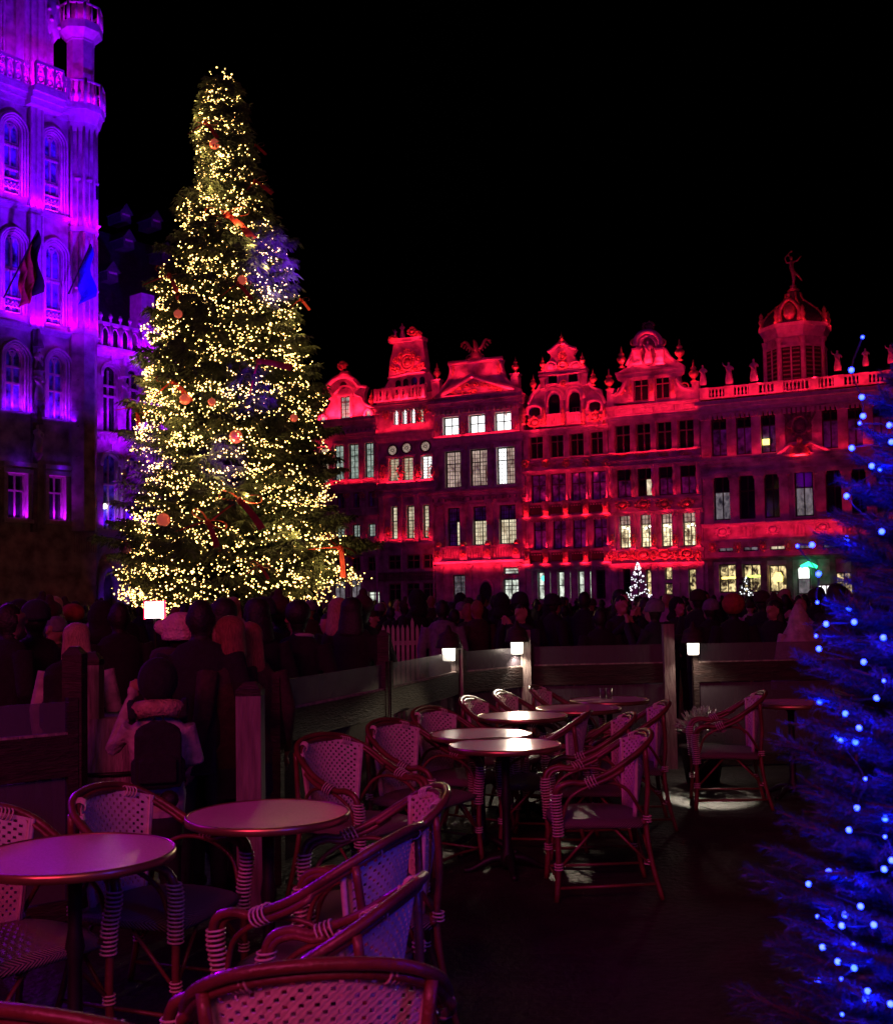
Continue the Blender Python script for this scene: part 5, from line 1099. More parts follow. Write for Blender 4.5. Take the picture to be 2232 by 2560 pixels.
# ================================================================ rattan chair (faces +y)
def make_chair():
    e=empty('rattan_chair')
    # main loop: arm joint -> over the back -> arm joint
    half=[(.295,.10,.675),(.293,-.02,.725),(.28,-.125,.79),(.242,-.215,.85),(.155,-.278,.895),(0,-.302,.912)]
    loop=[Vector(p) for p in half]+[Vector((-x,y,z)) for x,y,z in half[:-1][::-1]]
    P=crv(loop,5); m=MB(); m.tube(P,.0155,8); m.build('back_loop',M['rattan'],e,True)
    m=MB(); P2=[Vector((p.x*(1.03 if p.y>-.1 else .985),p.y-.004+(.020 if p.y<-.1 else 0),p.z-.028)) for p in P]; m.tube(P2,.013,8); m.build('under_loop',M['rattan'],e,True)
    m=MB(); P3=[Vector((p.x*.93,p.y*.93+.004,p.z-.018)) for p in P[6:-6]]; m.tube(P3,.010,8); m.build('inner_loop',M['rattan'],e,True)
    # woven panel
    def surf_(s,t_):
        w=.175+.058*t_; zt=.892-.05*s*s; x=w*s; y=-.205-.085*t_+(.03+.075*t_)*s*s; return Vector((x,y,.45+(zt-.45)*t_))
    nc,nr=54,25; vs=[]; fs=[]; zr=[]
    for j in range(nr*2+1):
        q=(j//2+(.34 if j%2 else 0))/nr
        for i in range(nc+1): 
            s=-1+2*(i+(.35 if i%2 else 0))/nc; s=min(s,1); p=surf_(s,min(q,1)); p.y+=0.0006*(1 if ((i+j)%2) else -1); vs.append(p)
    N=nc+1
    for j in range(nr*2):
        for i in range(nc):
            hole=(j%2==1) and (i%4==(0 if (j//2)%2 else 2)) and 0<i<nc-1 and 1<j<nr*2-2
            if hole: continue
            fs.append((j*N+i,j*N+i+1,(j+1)*N+i+1,(j+1)*N+i))
    m=MB(); m.add(vs,fs); o=m.build('backrest',M['cane'],e)
    sd=o.modifiers.new('s','SOLIDIFY'); sd.thickness=.005; dg=bpy.context.evaluated_depsgraph_get(); dg.update()
    me=bpy.data.meshes.new_from_object(o.evaluated_get(dg)); o.modifiers.clear(); o.data=me
    for s in (-1,1):
        m=MB(); m.tube([surf_(s*1.03,q/8) for q in range(9)],.012,7); m.tube([surf_(s*.98,q/8)+Vector((0,.012,0)) for q in range(9)],.006,6); m.build('back_upright',M['cane'],e,True)
        m=MB()   # wraps holding panel to the loop
        c=surf_(s*.9,1)
        for k in range(4): q=surf_(s*(.62+.05*k),.985); m.ring(q+Vector((0,-.004,.004)),(1,.3*s,-.35*s),.024,.0032,10,5)
        for k in range(4): q=Vector(half[1])*(1-k*.13)+Vector(half[0])*(k*.13); m.ring((s*(q.x),q.y+.08,q.z-.045),(s*-.2,1,-.5),.032,.0034,12,5)
        tag(m.build('joint_binding',M['bind'],e,True),kind='stuff')
        fl_=[(s*.285,.13,.662),(s*.29,.20,.668),(s*.287,.265,.64),(s*.275,.285,.56),(s*.262,.275,.44),(s*.255,.27,.2),(s*.262,.285,0)]
        Q=crv([(s*.292,.06,.69)]+fl_,4); m=MB(); m.tube(Q,.0165,8); lg=m.build('front_leg',M['rattan'],e,True)
        m=MB(); m.tube([q+Vector((-s*.018,-.018,-.012)) for q in Q[2:20]],.012,7); m.build('arm_under_cane',M['rattan'],e,True)
        m=MB(); n=15
        for k in range(n):
            zz_=.60-.0165*k; 
            q=min(Q,key=lambda v:abs(v.z-zz_) if v.y>.2 else 9); m.ring((q.x-s*.006,q.y-.005,zz_),(0,.08,1),.030,.0042,12,5)
        for zz_ in (.21,.195,.18): q=min(Q,key=lambda v:abs(v.z-zz_)); m.ring((q.x,q.y,zz_),(0,0,1),.022,.0042,12,5)
        tag(m.build('leg_binding',M['bind'],lg,True),kind='stuff')
        m=MB(); m.tube(crv([(s*.24,-.225,.84),(s*.215,-.24,.62),(s*.215,-.225,.42),(s*.235,-.25,.2),(s*.25,-.30,0)],4),.0145,8); rl=m.build('rear_leg',M['rattan'],e,True)
        m=MB(); 
        for zz_ in (.46,.445,.43,.21,.195): m.ring((s*.219,-.232,zz_),(0,0,1),.022,.004,12,5)
        tag(m.build('leg_binding',M['bind'],rl,True),kind='stuff')
        m=MB(); m.tube(crv([(s*.258,.25,.44),(s*.27,.2,.58),(s*.272,.05,.655),(s*.255,-.1,.63),(s*.22,-.21,.47)],5),.010,7); m.build('arm_arch',M['rattan'],e,True)
        m=MB(); m.tube([(s*.255,.27,.075),(s*.245,-.27,.085)],.009,7); m.build('side_stretcher',M['rattan'],e,True)
    for y,zz_ in ((.265,.43),(-.21,.44)): m=MB(); m.tube([(-.25,y,zz_-.01),(.25,y,zz_-.01)],.012,7); m.build('seat_rail',M['rattan'],e,True)
    for s in (-1,1):
        m=MB(); m.tube([(s*.258,.272,.19),(s*.06,.255,.42)],.0085,6); m.build('diagonal_brace',M['rattan'],e,True)
        m=MB(); m.tube([(s*.235,-.25,.19),(s*.05,-.215,.42)],.0085,6); m.build('diagonal_brace',M['rattan'],e,True)
        m=MB(); m.tube([(s*.256,.26,.19),(s*.25,.06,.41)],.0085,6); m.build('side_brace',M['rattan'],e,True); m=MB(); m.tube([(s*.236,-.24,.19),(s*.235,-.03,.41)],.0085,6); m.build('side_brace',M['rattan'],e,True)
    m=MB(); m.tube(crv([(-.25,.27,.075),(0,.262,.085),(.25,.27,.075)],3),.009,7); m.build('front_stretcher',M['rattan'],e,True)
    # seat, slightly domed
    vs=[];n=14
    for j in range(n+1):
        for i in range(n+1):
            x=-1+2*i/n; y=-1+2*j/n; sq=lambda a,b:a*math.sqrt(1-b*b*.28); vs.append((sq(x,y)*.275,sq(y,x)*.275+.03,.462-.012*(x*x+y*y)-(.012 if max(abs(x),abs(y))>.99 else 0)))
    N=n+1; top=[(j*N+i,j*N+i+1,(j+1)*N+i+1,(j+1)*N+i) for j in range(n) for i in range(n)]
    m=MB(); m.add(vs,top); m.add([(a,b_,c-.03) for a,b_,c in vs],[f[::-1] for f in top])
    rim=[i for i in range(N)]+[j*N+n for j in range(1,N)]+[n*N+i for i in range(n-1,-1,-1)]+[j*N for j in range(n-1,0,-1)]; L=len(vs)
    m.f+=[(rim[k],rim[k]+L,rim[(k+1)%len(rim)]+L,rim[(k+1)%len(rim)]) for k in range(len(rim))]; m.mi+=[0]*len(rim); m.build('seat',M['seatweave'],e,True)
    return e
CH=make_chair(); first=[True]
CHG='rattan terrace chairs'
def chair(px,py,Y,face,label,back=True):
    """px,py: middle of the top of the back in the photo, Y its distance; face: heading in degrees, 0 = away from the camera, 90 = to the right"""
    p=at(px,py,Y); th=-R(face); off=Vector((math.sin(-th),math.cos(-th),0))*.30
    c=CH if first[0] else copy_tree(CH); first[0]=False
    c.location=(p.x+off.x,p.y+off.y,.006); c.rotation_euler=(0,0,th+R(((px*7)%9)-4)); c.scale=(1,.96,.94); tag(c,label,'chair',CHG); return c
def table(px,py,label,dia=.66,Y=None):
    p=atz(px,py,.745)
    e=empty('bistro_table',(p.x,p.y,.006),random.uniform(0,1.5),label,'table','round bistro tables')
    r_=dia/2; m=MB(); m.lathe([(r_-.012,.713),(r_-.006,.739),(0.001,.74)][0:2]+[(r_-.006,.7395)],48); m.build('tabletop',M['tabletop'],e)
    m=MB(); m.lathe([(r_-.011,.712),(r_+.003,.712),(r_+.005,.728),(r_+.003,.742),(r_-.004,.744),(r_-.0055,.7405)],48); 
    m.f.pop(); m.f.pop(); m.mi=m.mi[:-2]; m.build('table_rim',M['brass'],e,True)
    m=MB(); m.lathe([(.045,.03),(.05,.08),(.028,.14),(.024,.35),(.034,.42),(.024,.48),(.026,.66),(.06,.70),(.065,.712)],14); m.build('pedestal',M['iron'],e,True)
    for k in range(4): a=PI/2*k; m=MB(); m.tube(crv([(0,0,.08),(.10*math.cos(a),.10*math.sin(a),.07),(.21*math.cos(a),.21*math.sin(a),.018),(.26*math.cos(a),.26*math.sin(a),.012)],3),[.024]*5+[.018]*4+[.02],7); m.build('foot',M['iron'],e,True)
    for k in range(2): m=MB(); m.box(-.2,.2,-.018,.018,.695,.711); o=m.build('top_bracket',M['iron'],e); o.rotation_euler=(0,0,PI/2*k); o.location=(0,0,-.001*k)
    return e
table(188,2133,'nearest round table at the left edge, its top glowing violet',.68)
table(670,2034,'second nearest round table left of centre, with dull pink top')
table(1200,1834,'round table almost hidden behind the brightly lit middle table')
table(1262,1861,'middle round table with two bright lamp reflections on its top')
table(1305,1789,'round table in front of the cream-lit chairs near the lamp posts')
table(1446,1770,'round table between the cream-lit chairs and the two glasses')
table(1522,1749,'farthest round table of the row, carrying two small glasses')
table(1975,1756,'lone round table at the right behind the blue-lit fir branches')
chair(790,1831,6.45,128,'woven-back chair nearest in the left row, right behind the dull pink table')
chair(948,1798,7.2,122,'second woven-back chair of the left row, left of the middle table')
chair(1052,1768,8.0,120,'third woven-back chair of the left row, in front of the purple panel')
chair(1155,1742,8.8,108,'chair lit cream in front of the first bright lamp post')
chair(1236,1730,9.3,106,'red-lit chair with a cream arm between the two brightest chairs')
chair(1325,1716,9.8,108,'farthest cream-lit chair under the second lamp post')
chair(1630,1860,6.35,-88,'blue-edged chair nearest on the right of the table row, its seat fully visible')
chair(1590,1783,7.3,-86,'chair with open cane back behind the blue-edged chair on the right')
chair(1675,1752,8.1,-84,'rearmost chair right of the table row, standing before the pale floor patch')
chair(1480,1800,7.5,-78,'dark chair tucked between the far tables with only its arms showing')
chair(1915,1722,8.8,-82,'chair standing alone at right with a pale seat beside the grey plant')
chair(2085,1735,8.9,95,'chair seen through the blue fir branches beside the lone table')
chair(235,1960,4.75,112,'chair with pale woven back between the weathered post and the violet table')
chair(-110,2005,4.3,125,'chair cut off by the left edge behind the violet table, its seat showing below')
chair(1122,1955,4.55,-96,'chair with purple-lit outer back right of the dull pink table')
chair(1035,2062,3.75,-72,'chair in front of the purple-backed one, its woven back lit violet')
chair(1040,2192,3.0,-70,'chair right behind the nearest chair, with long bluish arm and woven seat')
chair(770,2403,2.36,-3,'nearest chair at the bottom of the picture, big woven back seen from behind')
chair(40,2560,2.12,14,'chair cut off by the bottom left corner, only its top cane showing')
for px,k in ((1507,'left'),(1522,'right')):
    p=atz(px,1747,.75); e=empty('drinking_glass',p,0,f'small drinking glass on the farthest table, the {k} one of the pair','glass','glasses on the farthest table'); m=MB(); m.lathe([(.024,0),(.030,.09),(.028,.09),(.022,.008)],14); m.build('tumbler',M['acrylic'],e,True)

# ================================================================ terrace barrier
def post(px,pyt,Y,wd,mt,label,h0=None,cap=True):
    p=at(px,pyt,Y); e=empty('wooden_post',(p.x,Y,0),0,label,'post','wooden posts of the terrace barrier'); m=MB(); m.box(-wd/2,wd/2,-wd/2,wd/2,0,p.z); m.build('post_shaft',M[mt],e)
    m=MB(); m.lathe([(wd*.72,p.z),(wd*.72,p.z+.03),(wd*.3,p.z+.07)],4,a0=PI/4); m.build('post_cap',M['wood_dark'],e); return p
FG='panels of the terrace barrier'
def panel(a,b_,label,top=1.16,rail=(.98,.80),low=.12,lowm='acrylic'):
    """a,b: (px,Y) of the two ends"""
    A=at(a[0],1600,a[1]); B=at(b_[0],1600,b_[1]); L=math.hypot(B.x-A.x,B.y-A.y); e=empty('barrier_panel',(A.x,A.y,0),math.atan2(B.y-A.y,B.x-A.x),label,'barrier',FG)
    m=MB(); m.box(.03,L-.03,-.004,.004,rail[0]+.01,top); m.build('upper_screen',M['acrylic'],e)
    m=MB(); m.box(0,L,-.03,.03,rail[1],rail[0]); m.build('rail_board',M['wood_dark'],e); m=MB(); m.box(.0,L,-.022,.022,rail[0]+.002,rail[0]+.014); m.build('rail_cap',M['wood_old'],e)
    m=MB(); m.box(.03,L-.03,-.004,.004,low,rail[1]-.01); m.build('lower_panel',M[lowm],e)
    m=MB(); m.box(0,L,-.03,.03,0.02,low-.005); m.build('kick_board',M['wood_dark'],e)
    for x in (.0,L): m=MB(); m.box(x-.025,x+.025,-.034,.034,.0,top+.02); m.build('panel_stile',M['wood_dark'],e)
    return e
panel((-60,5.6),(178,5.9),'barrier panel at the left edge with a dark red board and purple-lit screen',top=1.12,rail=(.95,.74),lowm='acrylic')
panel((690,6.6),(955,8.1),'dark barrier panel left of the picket fence, in front of the crowd')
panel((968,8.2),(1138,9.9),'barrier panel with purple sheen behind the left row of chairs',lowm='acrylic')
panel((1152,9.95),(1305,10.6),'barrier panel between the two nearest lamp posts')
panel((1325,10.7),(1668,10.8),'long barrier panel behind the farthest table')
panel((1735,10.8),(2150,10.9),'barrier panel to the right of the tall post, passing behind the blue fir')
post(188,1650,5.95,.10,'wood_dark','dark square post closing the left barrier panel')
post(232,1662,6.3,.10,'wood_old','pale weathered post with a dark slot, left of the person in the fur-trimmed coat')
post(626,1738,6.0,.13,'wood_purple','stout purple-lit post standing in front of the dark crowd'); 
post(958,1600,8.15,.08,'wood_dark','slim dark post left of the picket fence')
LP='lamp posts on the terrace barrier'
def lamp_post(px,Y,pyt,label,power,face=(-.1,.5),w_=.09,mt='wood_old',lp=(0,0)):
    p=at(px,pyt,Y); e=empty('lamp_post',(p.x,Y,0),0,label,'lamp post',LP); m=MB(); m.box(-w_/2,w_/2,-w_/2,w_/2,0,p.z); m.build('post_shaft',M[mt],e)
    g=at(lp[0],lp[1],Y-.13); x,y,z=g.x-p.x,g.y-Y,g.z
    m=MB(); m.tube([(0,0,z+.12),(x,y,z+.13)],.010,6); m.build('lamp_arm',M['lampmetal'],e)
    m=MB(); m.lathe([(.115,z+.055),(.112,z+.07),(.085,z+.17),(.03,z+.20),(.012,z+.25)],14,(x,y,0)); m.build('lamp_shade',M['wood_dark'],e,True)
    m=MB(); m.lathe([(.046,z-.055),(.052,z-.05),(.056,z+.05),(.05,z+.054)],12,(x,y,0)); m.build('lamp_glass',M['lantern_glass'],e,True)
    q=Vector((g.x,g.y,z-.07)); spot('post_lamp',q,(q.x,q.y+.35,0),power,(1,.82,.66),135,.5,.04); point('post_lamp_glow',Vector((g.x+(.0),g.y-.09,z)),power*.09,(1,.82,.66),.03)
    return p
lamp_post(1143,9.95,1600,'lamp post nearest the left chair row, throwing light down on the cream chair',11,lp=(1122,1636))
lamp_post(1312,10.6,1575,'middle lamp post with a lit wooden shaft behind the cream chairs',11,lp=(1292,1620))
lamp_post(1668,10.75,1560,'tall purple post at right with a hooded lamp on its right side',9,w_=.10,mt='wood_purple',lp=(1732,1622))
spot('post_lamp',at(1290,1632,10.4)+Vector((0,-.1,0)),at(1230,1800,8.6),75,(1,.80,.60),36,.6,.03)  # extra beams added at the post lamps, aimed at chairs and floor patches
spot('post_lamp',at(1722,1616,10.5),at(1262,1785,9.0),65,(1,.80,.50),20,.6,.03)
spot('post_lamp',at(1722,1618,10.5),at(1770,1992,9.3),120,(1,.85,.66),26,.25,.03)
spot('post_lamp',at(1312,1622,10.4),at(1265,2005,9.1),22,(1,.85,.62),26,.3,.03)
# barrel planter and grey plant
p=at(280,1790,6.4); e=empty('barrel_planter',(p.x,6.45,0),0,'weathered barrel planter between the pale post and the figure with the bag','planter'); m=MB(); m.lathe([(.2,0),(.25,.3),(.26,.55),(.22,p.z)],18); m.build('barrel',M['wood_old'],e,True)
for zz_ in (.2,.7): m=MB(); m.ring((0,0,zz_),(0,0,1),.262,.012,20,5); m.build('hoop',M['lampmetal'],e,True)
p=at(1752,1790,9.9); e=empty('potted_plant',(p.x,9.9,0),0,'small silvery bushy plant in a pot by the tall purple post','plant'); m=MB(); m.lathe([(.14,0),(.19,.3),(.2,.32)],14); m.build('pot',M['lampmetal'],e,True); m=MB(); r=random.Random(5)
for k in range(420):
    a=r.uniform(0,2*PI); el=r.uniform(.0,1.45); rr_=r.uniform(.08,.2); q=Vector((math.cos(a)*math.cos(el),math.sin(a)*math.cos(el),math.sin(el))); sprig(m,Vector((0,0,.42))+q*rr_,q+Vector((r.uniform(-.5,.5),r.uniform(-.5,.5),.3)),.07,.012,r,.1)
m.build('foliage',M['plant_grey'],e)
# picket fence far behind
for k,(px,Y,L) in enumerate(((955,13.2,.42),)):
    A=at(955,1600,13.2); e=empty('picket_fence',(A.x,A.y,0),.15,'low white picket fence among the crowd left of the first lamp post','fence')
    for i in range(9): m=MB(); zt=at(955+7*i,1562 if i not in (6,) else 1545,13.2).z; m.prism([(0,.08),(.035,.08),(.035,zt-.05),(.0175,zt),(0,zt-.05)],0,.02); o=m.build('picket',M['white_paint'],e); o.location=(i*.045*1.25,0,0)
    for zz_ in (.35,1.1): m=MB(); m.box(0,.5,.021,.04,zz_,zz_+.05); m.build('fence_rail',M['white_paint'],e)
    m=MB(); m.box(.55,.8,0,.03,.2,1.25); m.build('side_board',M['white_paint'],e)
# lit screen in front of the wing
a=at(363,1505,10.5); b_=at(410,1545,10.5); e=empty('illuminated_sign',((a.x+b_.x)/2,10.5,0),0,'glaring white square sign with a thin red edge at the foot of the fir','sign'); w_=(b_.x-a.x)/2; m=MB(); m.box(-w_,w_,0,.03,a.z-.15,a.z); m.build('sign_face',M['screen'],e)
m=MB(); m.box(-w_-.012,-w_-.002,-.004,.034,a.z-.16,a.z+.01); m.box(w_+.002,w_+.012,-.004,.034,a.z-.16,a.z+.01); m.box(-w_,w_,-.004,.034,a.z+.002,a.z+.01); m.build('sign_frame',M['screen_edge'],e)
m=MB(); m.tube([(0,.03,0),(0,.03,a.z-.155)],.015,8); m.build('sign_pole',M['lampmetal'],e)

# ================================================================ people
def body_fill(mb,h=1.72,arms='down',coat=.5,head=True,face=True,hood=False,lean=0,fing=False,hair='short',slim=1.0,raise_=None,headturn=0):
    k=h/1.72
    def V(x,y,z): return (x*k,(y+lean*max(0,z-.9))*k,z*k)
    for s in (-1,1):
        mb.tube([V(s*.09,0,.93),V(s*.095,.01,.5),V(s*.10,-.01,.08)],[.085*k,.06*k,.045*k],10)
        mb.ball(V(s*.10,.05,.045),(.045*k,.12*k,.045*k),10,6)
        if arms=='down': J=[V(s*.185,0,1.40),V(s*.25,-.01,1.14),V(s*.24,.06,.90),V(s*.235,.08,.84)]
        elif arms=='pocket': J=[V(s*.185,0,1.40),V(s*.27,-.03,1.14),V(s*.19,.12,.98),V(s*.15,.15,.96)]
        elif arms=='photo': J=[V(s*.185,0,1.40),V(s*.26,.10,1.18),V(s*.10,.28,1.42),V(s*.06,.30,1.47)]
        elif arms=='raise': J=([V(s*.185,0,1.40),V(s*.30,.05,1.25),V(s*.22,.18,1.48),V(s*.19,.2,1.58)] if s<0 else [V(s*.185,0,1.40),V(s*.26,.05,1.16),V(s*.10,.2,1.10),V(s*.04,.22,1.10)])
        mb.tube(J,[.072*k,.060*k,.045*k,.030*k],10)
        w=Vector(J[-1]); d=(w-Vector(J[-2])).normalized(); mb.ball(w+d*.045*k,(.036*k,.028*k,.045*k),8,6)
        if fing or True:
            sd=d.cross(Vector((0,1,.2))).normalized(); pm=w+d*.075*k
            for i in range(4): f0=pm+sd*(i-1.5)*.021*k; L=(.066,.078,.072,.055)[i]*k; mb.tube([f0-d*.02*k,f0+d*L*.5,f0+d*L+Vector((0,.02*k,0))],[.0095*k,.0085*k,.007*k],6)
            mb.tube([w+d*.02*k-sd*.025*k,w+d*.05*k-sd*.055*k,w+d*.085*k-sd*.06*k],[.012*k,.010*k,.008*k],6)
    # coat and trunk
    sl=slim
    ring_=[(.93-coat*.35,.165,.135),(.93,.165*sl,.13),(1.08,.15*sl,.12),(1.25,.175*sl,.13),(1.38,.185*sl,.12),(1.455,.13,.09),(1.48,.065,.06)]
    n=16; vs=[]
    for z,rx,ry in ring_:
        for i in range(n): a=2*PI*i/n; c=V(rx*math.cos(a),ry*math.sin(a),z); vs.append(c)
    fs=[tuple(range(n-1,-1,-1)),tuple((len(ring_)-1)*n+i for i in range(n))]
    for j in range(len(ring_)-1): fs+=[(j*n+i,j*n+(i+1)%n,(j+1)*n+(i+1)%n,(j+1)*n+i) for i in range(n)]
    mb.add(vs,fs)
    mb.tube([V(0,0,1.42),V(0,.01,1.56)],[.058*k,.052*k],10)
    hz=1.61; ct,st=math.cos(headturn),math.sin(headturn)
    def Hh(x,y,z): return V(x*ct-y*st,x*st+y*ct+.015,z)
    mb.ball(V(0,.012,hz),(.078*k,.094*k,.115*k),14,10); mb.ball(Hh(0,.035,hz-.065),(.055*k,.06*k,.055*k),10,8)
    mb.tube([Hh(0,.100,hz+.025),Hh(0,.128,hz-.018),Hh(0,.105,hz-.03)],[.012*k,.017*k,.012*k],6)
    mb.ball(Hh(0,.088,hz+.035),(.05*k,.02*k,.012*k),8,6); mb.ball(Hh(0,.100,hz-.062),(.025*k,.012*k,.010*k),8,6)
    for s in (-1,1): mb.ball(Hh(s*.08,0,hz-.01),(.012*k,.022*k,.032*k),6,5); mb.ball(Hh(s*.03,.094,hz+.008),(.013*k,.01*k,.009*k),6,5)
def classify(h,hair='short',headturn=0,arms='down'):
    k=h/1.72; hz=1.61*k; ct,st=math.cos(-headturn),math.sin(-headturn)
    def f(c):
        if c.z<.12*k: return 4
        if c.z>1.485*k and abs(c.x)<.14*k and (c.y<.16*k):
            y=c.x*st+c.y*ct
            if c.z>hz+.055*k or y<.025*k: return 1
            return 0
        if arms=='down' and c.z<.86*k and abs(c.x)>.2*k: return 0
        if arms=='pocket' and c.z<.97*k and c.z>.9*k and c.y>.16*k: return 0
        if arms in('photo','raise') and c.y>.2*k and c.z>1.49*k: return 0
        if c.z<.80*k: return 3
        return 2
    return f
def person_mesh(nm,vox,coatm,hairm,legm='jeans',h=1.72,**kw):
    return blob_mesh(nm,lambda mb:body_fill(mb,h,**kw),vox,[M['skin'],M[hairm],M[coatm],M[legm],M['coat_black']],classify(h,headturn=kw.get('headturn',0),arms=kw.get('arms','down')),1)
def hair_long(e,k,m,L=.32):
    b=MB(); b.ball((0,-.012*k,1.645*k),(.096*k,.105*k,.10*k),14,9); b.lathe([(.05*k,(1.62-L)*k),(.11*k,(1.62-L*.7)*k),(.10*k,1.55*k),(.088*k,1.66*k),(.04*k,1.70*k)],14,(0,-.045*k,0),1,.75)
    me=blob_mesh('hair',lambda mb:(mb.ball((0,-.022*k,1.65*k),(.096*k,.10*k,.09*k),14,9),mb.lathe([(.05*k,(1.62-L)*k),(.11*k,(1.62-L*.7)*k),(.10*k,1.55*k),(.088*k,1.66*k),(.04*k,1.70*k)],14,(0,-.05*k,0),1,.62)),.016,[M[m]]); return inst('hair',me,e)
def person(me,px,py_top,Y,label,rz=0,h=1.72,group=None,zt=None):
    """stands on the ground at distance Y with the top of the head near py_top"""
    p=at(px,py_top,Y); e=empty('person',(p.x,Y,0),rz,label,'person',group); s=p.z/h; o=inst('body',me,e,s=(min(max(s,.86),1.08),)*3 if zt is None else (zt,)*3); return e,o.scale[0]
NEAR=.014
mA=person_mesh('body_dark_coat',NEAR,'coat_black','hair_dark',arms='pocket',coat=.6)
mB=person_mesh('body_grey_jacket',NEAR,'coat_grey','hair_dark',arms='down',coat=.3)
mC=person_mesh('body_brown_coat',NEAR,'coat_brown','hair_auburn',arms='down',coat=.9,slim=.92)
mD=person_mesh('body_photo',NEAR,'coat_navy','hair_dark',arms='photo',coat=.4)
mE=person_mesh('body_turned_head',NEAR,'coat_black','hair_dark',arms='pocket',coat=.6,headturn=.9)
mK=person_mesh('child_pale_coat',.011,'coat_pale','hair_auburn',arms='raise',coat=1.0,h=1.30,slim=1.15)
mP=person_mesh('body_pale_jacket',NEAR,'coat_pale','hair_blonde',arms='down',coat=.9)
def pack_fill(mb):
    mb.box(-.13,.13,-.06,.06,-.18,.12); mb.ball((0,0,.12),(.13,.06,.07),12,8); mb.box(-.10,.10,-.10,-.05,-.15,-.02); mb.ball((0,-.07,-.02),(.10,.035,.03),10,6); mb.tube([(-.03,0,.17),(-.03,0,.22),(.03,0,.22),(.03,0,.17)],.010,6); mb.box(-.15,-.12,-.03,.03,-.15,-.03); mb.box(.12,.15,-.03,.03,-.15,-.03)
BACK=blob_mesh('backpack',pack_fill,.011,[M['coat_black']],smooth_it=3)
# knit-hat wearer
e,s=person(mA,452,1545,6.5,'person from behind in a pale pink knitted hat, in front of the fir',0)
hat=blob_mesh('knitted_hat',lambda mb:(mb.ball((0,-.01,1.665),(.118,.125,.095),16,10),mb.lathe([(.112,1.58),(.122,1.60),(.118,1.64),(.10,1.66)],16,sy=1.1),mb.ball((-.115,-.03,1.665),(.05,.05,.048),10,8)),.009,[M['wool_pink']]); hh=inst('knitted_hat',hat,e,s=s); b=MB(); b.ring((0,-.02,1.475*s),(0,0,1),.115,.055,16,8); b.build('fur_collar',M['coat_brown'],e,True)
e,s=person(mC,568,1545,6.35,'auburn-haired person in dark coat looking left beside the pink hat',1.1); hair_long(e,s,'hair_auburn',.2)
e,s=person(mC,622,1560,6.6,'person with long reddish hair next to the auburn-haired one',.2); hair_long(e,s,'hair_auburn',.3)
e,s=person(mE,745,1512,8.3,'tall dark-haired person turning the face left, white collar showing',.1); b=MB(); b.ring((0.03,.02,1.47*s),(0,0.2,1),.075,.014,14,6); b.build('white_collar',M['white_paint'],e,True); inst('hair',blob_mesh('hair',lambda mb:mb.ball((0,-.02,1.66),(.105,.115,.105),14,9),.014,[M['hair_dark']]),e,s=s)
e,s=person(mE,822,1532,9.8,'man facing the camera with a red-lit face behind the dark-haired one',PI-.5)
e,s=person(mB,1105,1500,12.6,'person in a grey-violet jacket seen from behind left of the first lamp post',0)
e,s=person(mC,1170,1508,13.5,'person in dark clothes beside the one in the violet jacket',.2)
e,s=person(mP,192,1562,6.9,'woman with long fair hair and pale coat behind the dark post at left',.3); hair_long(e,s,'hair_blonde',.36); inst('backpack',BACK,e,(-.03,-.19,1.08),s=1.15)
e,s=person(mK,395,1700,5.7,'small figure in a pale coat with raised hand and dark backpack at the barrier gap',.25,h=1.30)
inst('backpack',BACK,e,(0,-.165,.885),s=.85); b=MB(); b.tube(crv([(-.12,-.12,1.06),(-.13,.05,1.12),(-.12,.14,.95)],3),.02,6); b.tube(crv([(.12,-.12,1.06),(.13,.05,1.12),(.12,.14,.95)],3),.02,6); b.build('backpack_straps',M['coat_black'],e,True)
b=MB(); b.ball((.05,-.24,.68),.045,12,8); b.build('pompom',M['hair_dark'],e,True); b=MB(); b.ring((0,-.01,1.085),(0,.2,1),.095,.045,16,8); b.build('fur_collar',M['fur'],e,True); inst('hood',blob_mesh('hood',lambda mb:mb.ball((0,-.03,1.235),(.10,.11,.115),14,10),.012,[M['coat_black']]),e)
e,s=person(mA,690,1545,9.0,'dark figure standing close behind the tall dark-haired person',.0)
e,s=person(mP,1995,1530,11.6,'person wrapped in a pinkish shawl near the blue fir',.1); b=MB(); b.lathe([(.36,.75),(.34,1.0),(.26,1.3),(.13,1.52),(.10,1.66),(.05,1.74)],16,sy=.75); inst('shawl',blob_mesh('shawl',lambda mb:mb.lathe([(.36,.75),(.34,1.0),(.26,1.3),(.14,1.5),(.115,1.62),(.04,1.76)],16,sy=.75),.02,[M['coat_pale']]),e,s=s)
e,s=person(mA,182,1528,10.5,'person with an orange-red hat far behind the fair-haired woman',0); inst('hat',blob_mesh('hat',lambda mb:mb.ball((0,0,1.70),(.125,.125,.10),14,9),.014,[M['coat_red']]),e,s=s)
e,s=person(mA,1832,1497,12.0,'person in a round red knitted hat in the crowd at right',0); inst('hat',blob_mesh('hat',lambda mb:mb.ball((0,0,1.66),(.135,.135,.13),14,9),.014,[M['coat_red']]),e,s=s)
e,s=person(mD,246,1535,11.5,'person holding up a phone with bluish screen left of the fir',0); b=MB(); b.box(-.075,.075,.34,.35,1.50,1.58); b.build('phone',M['phone'],e)
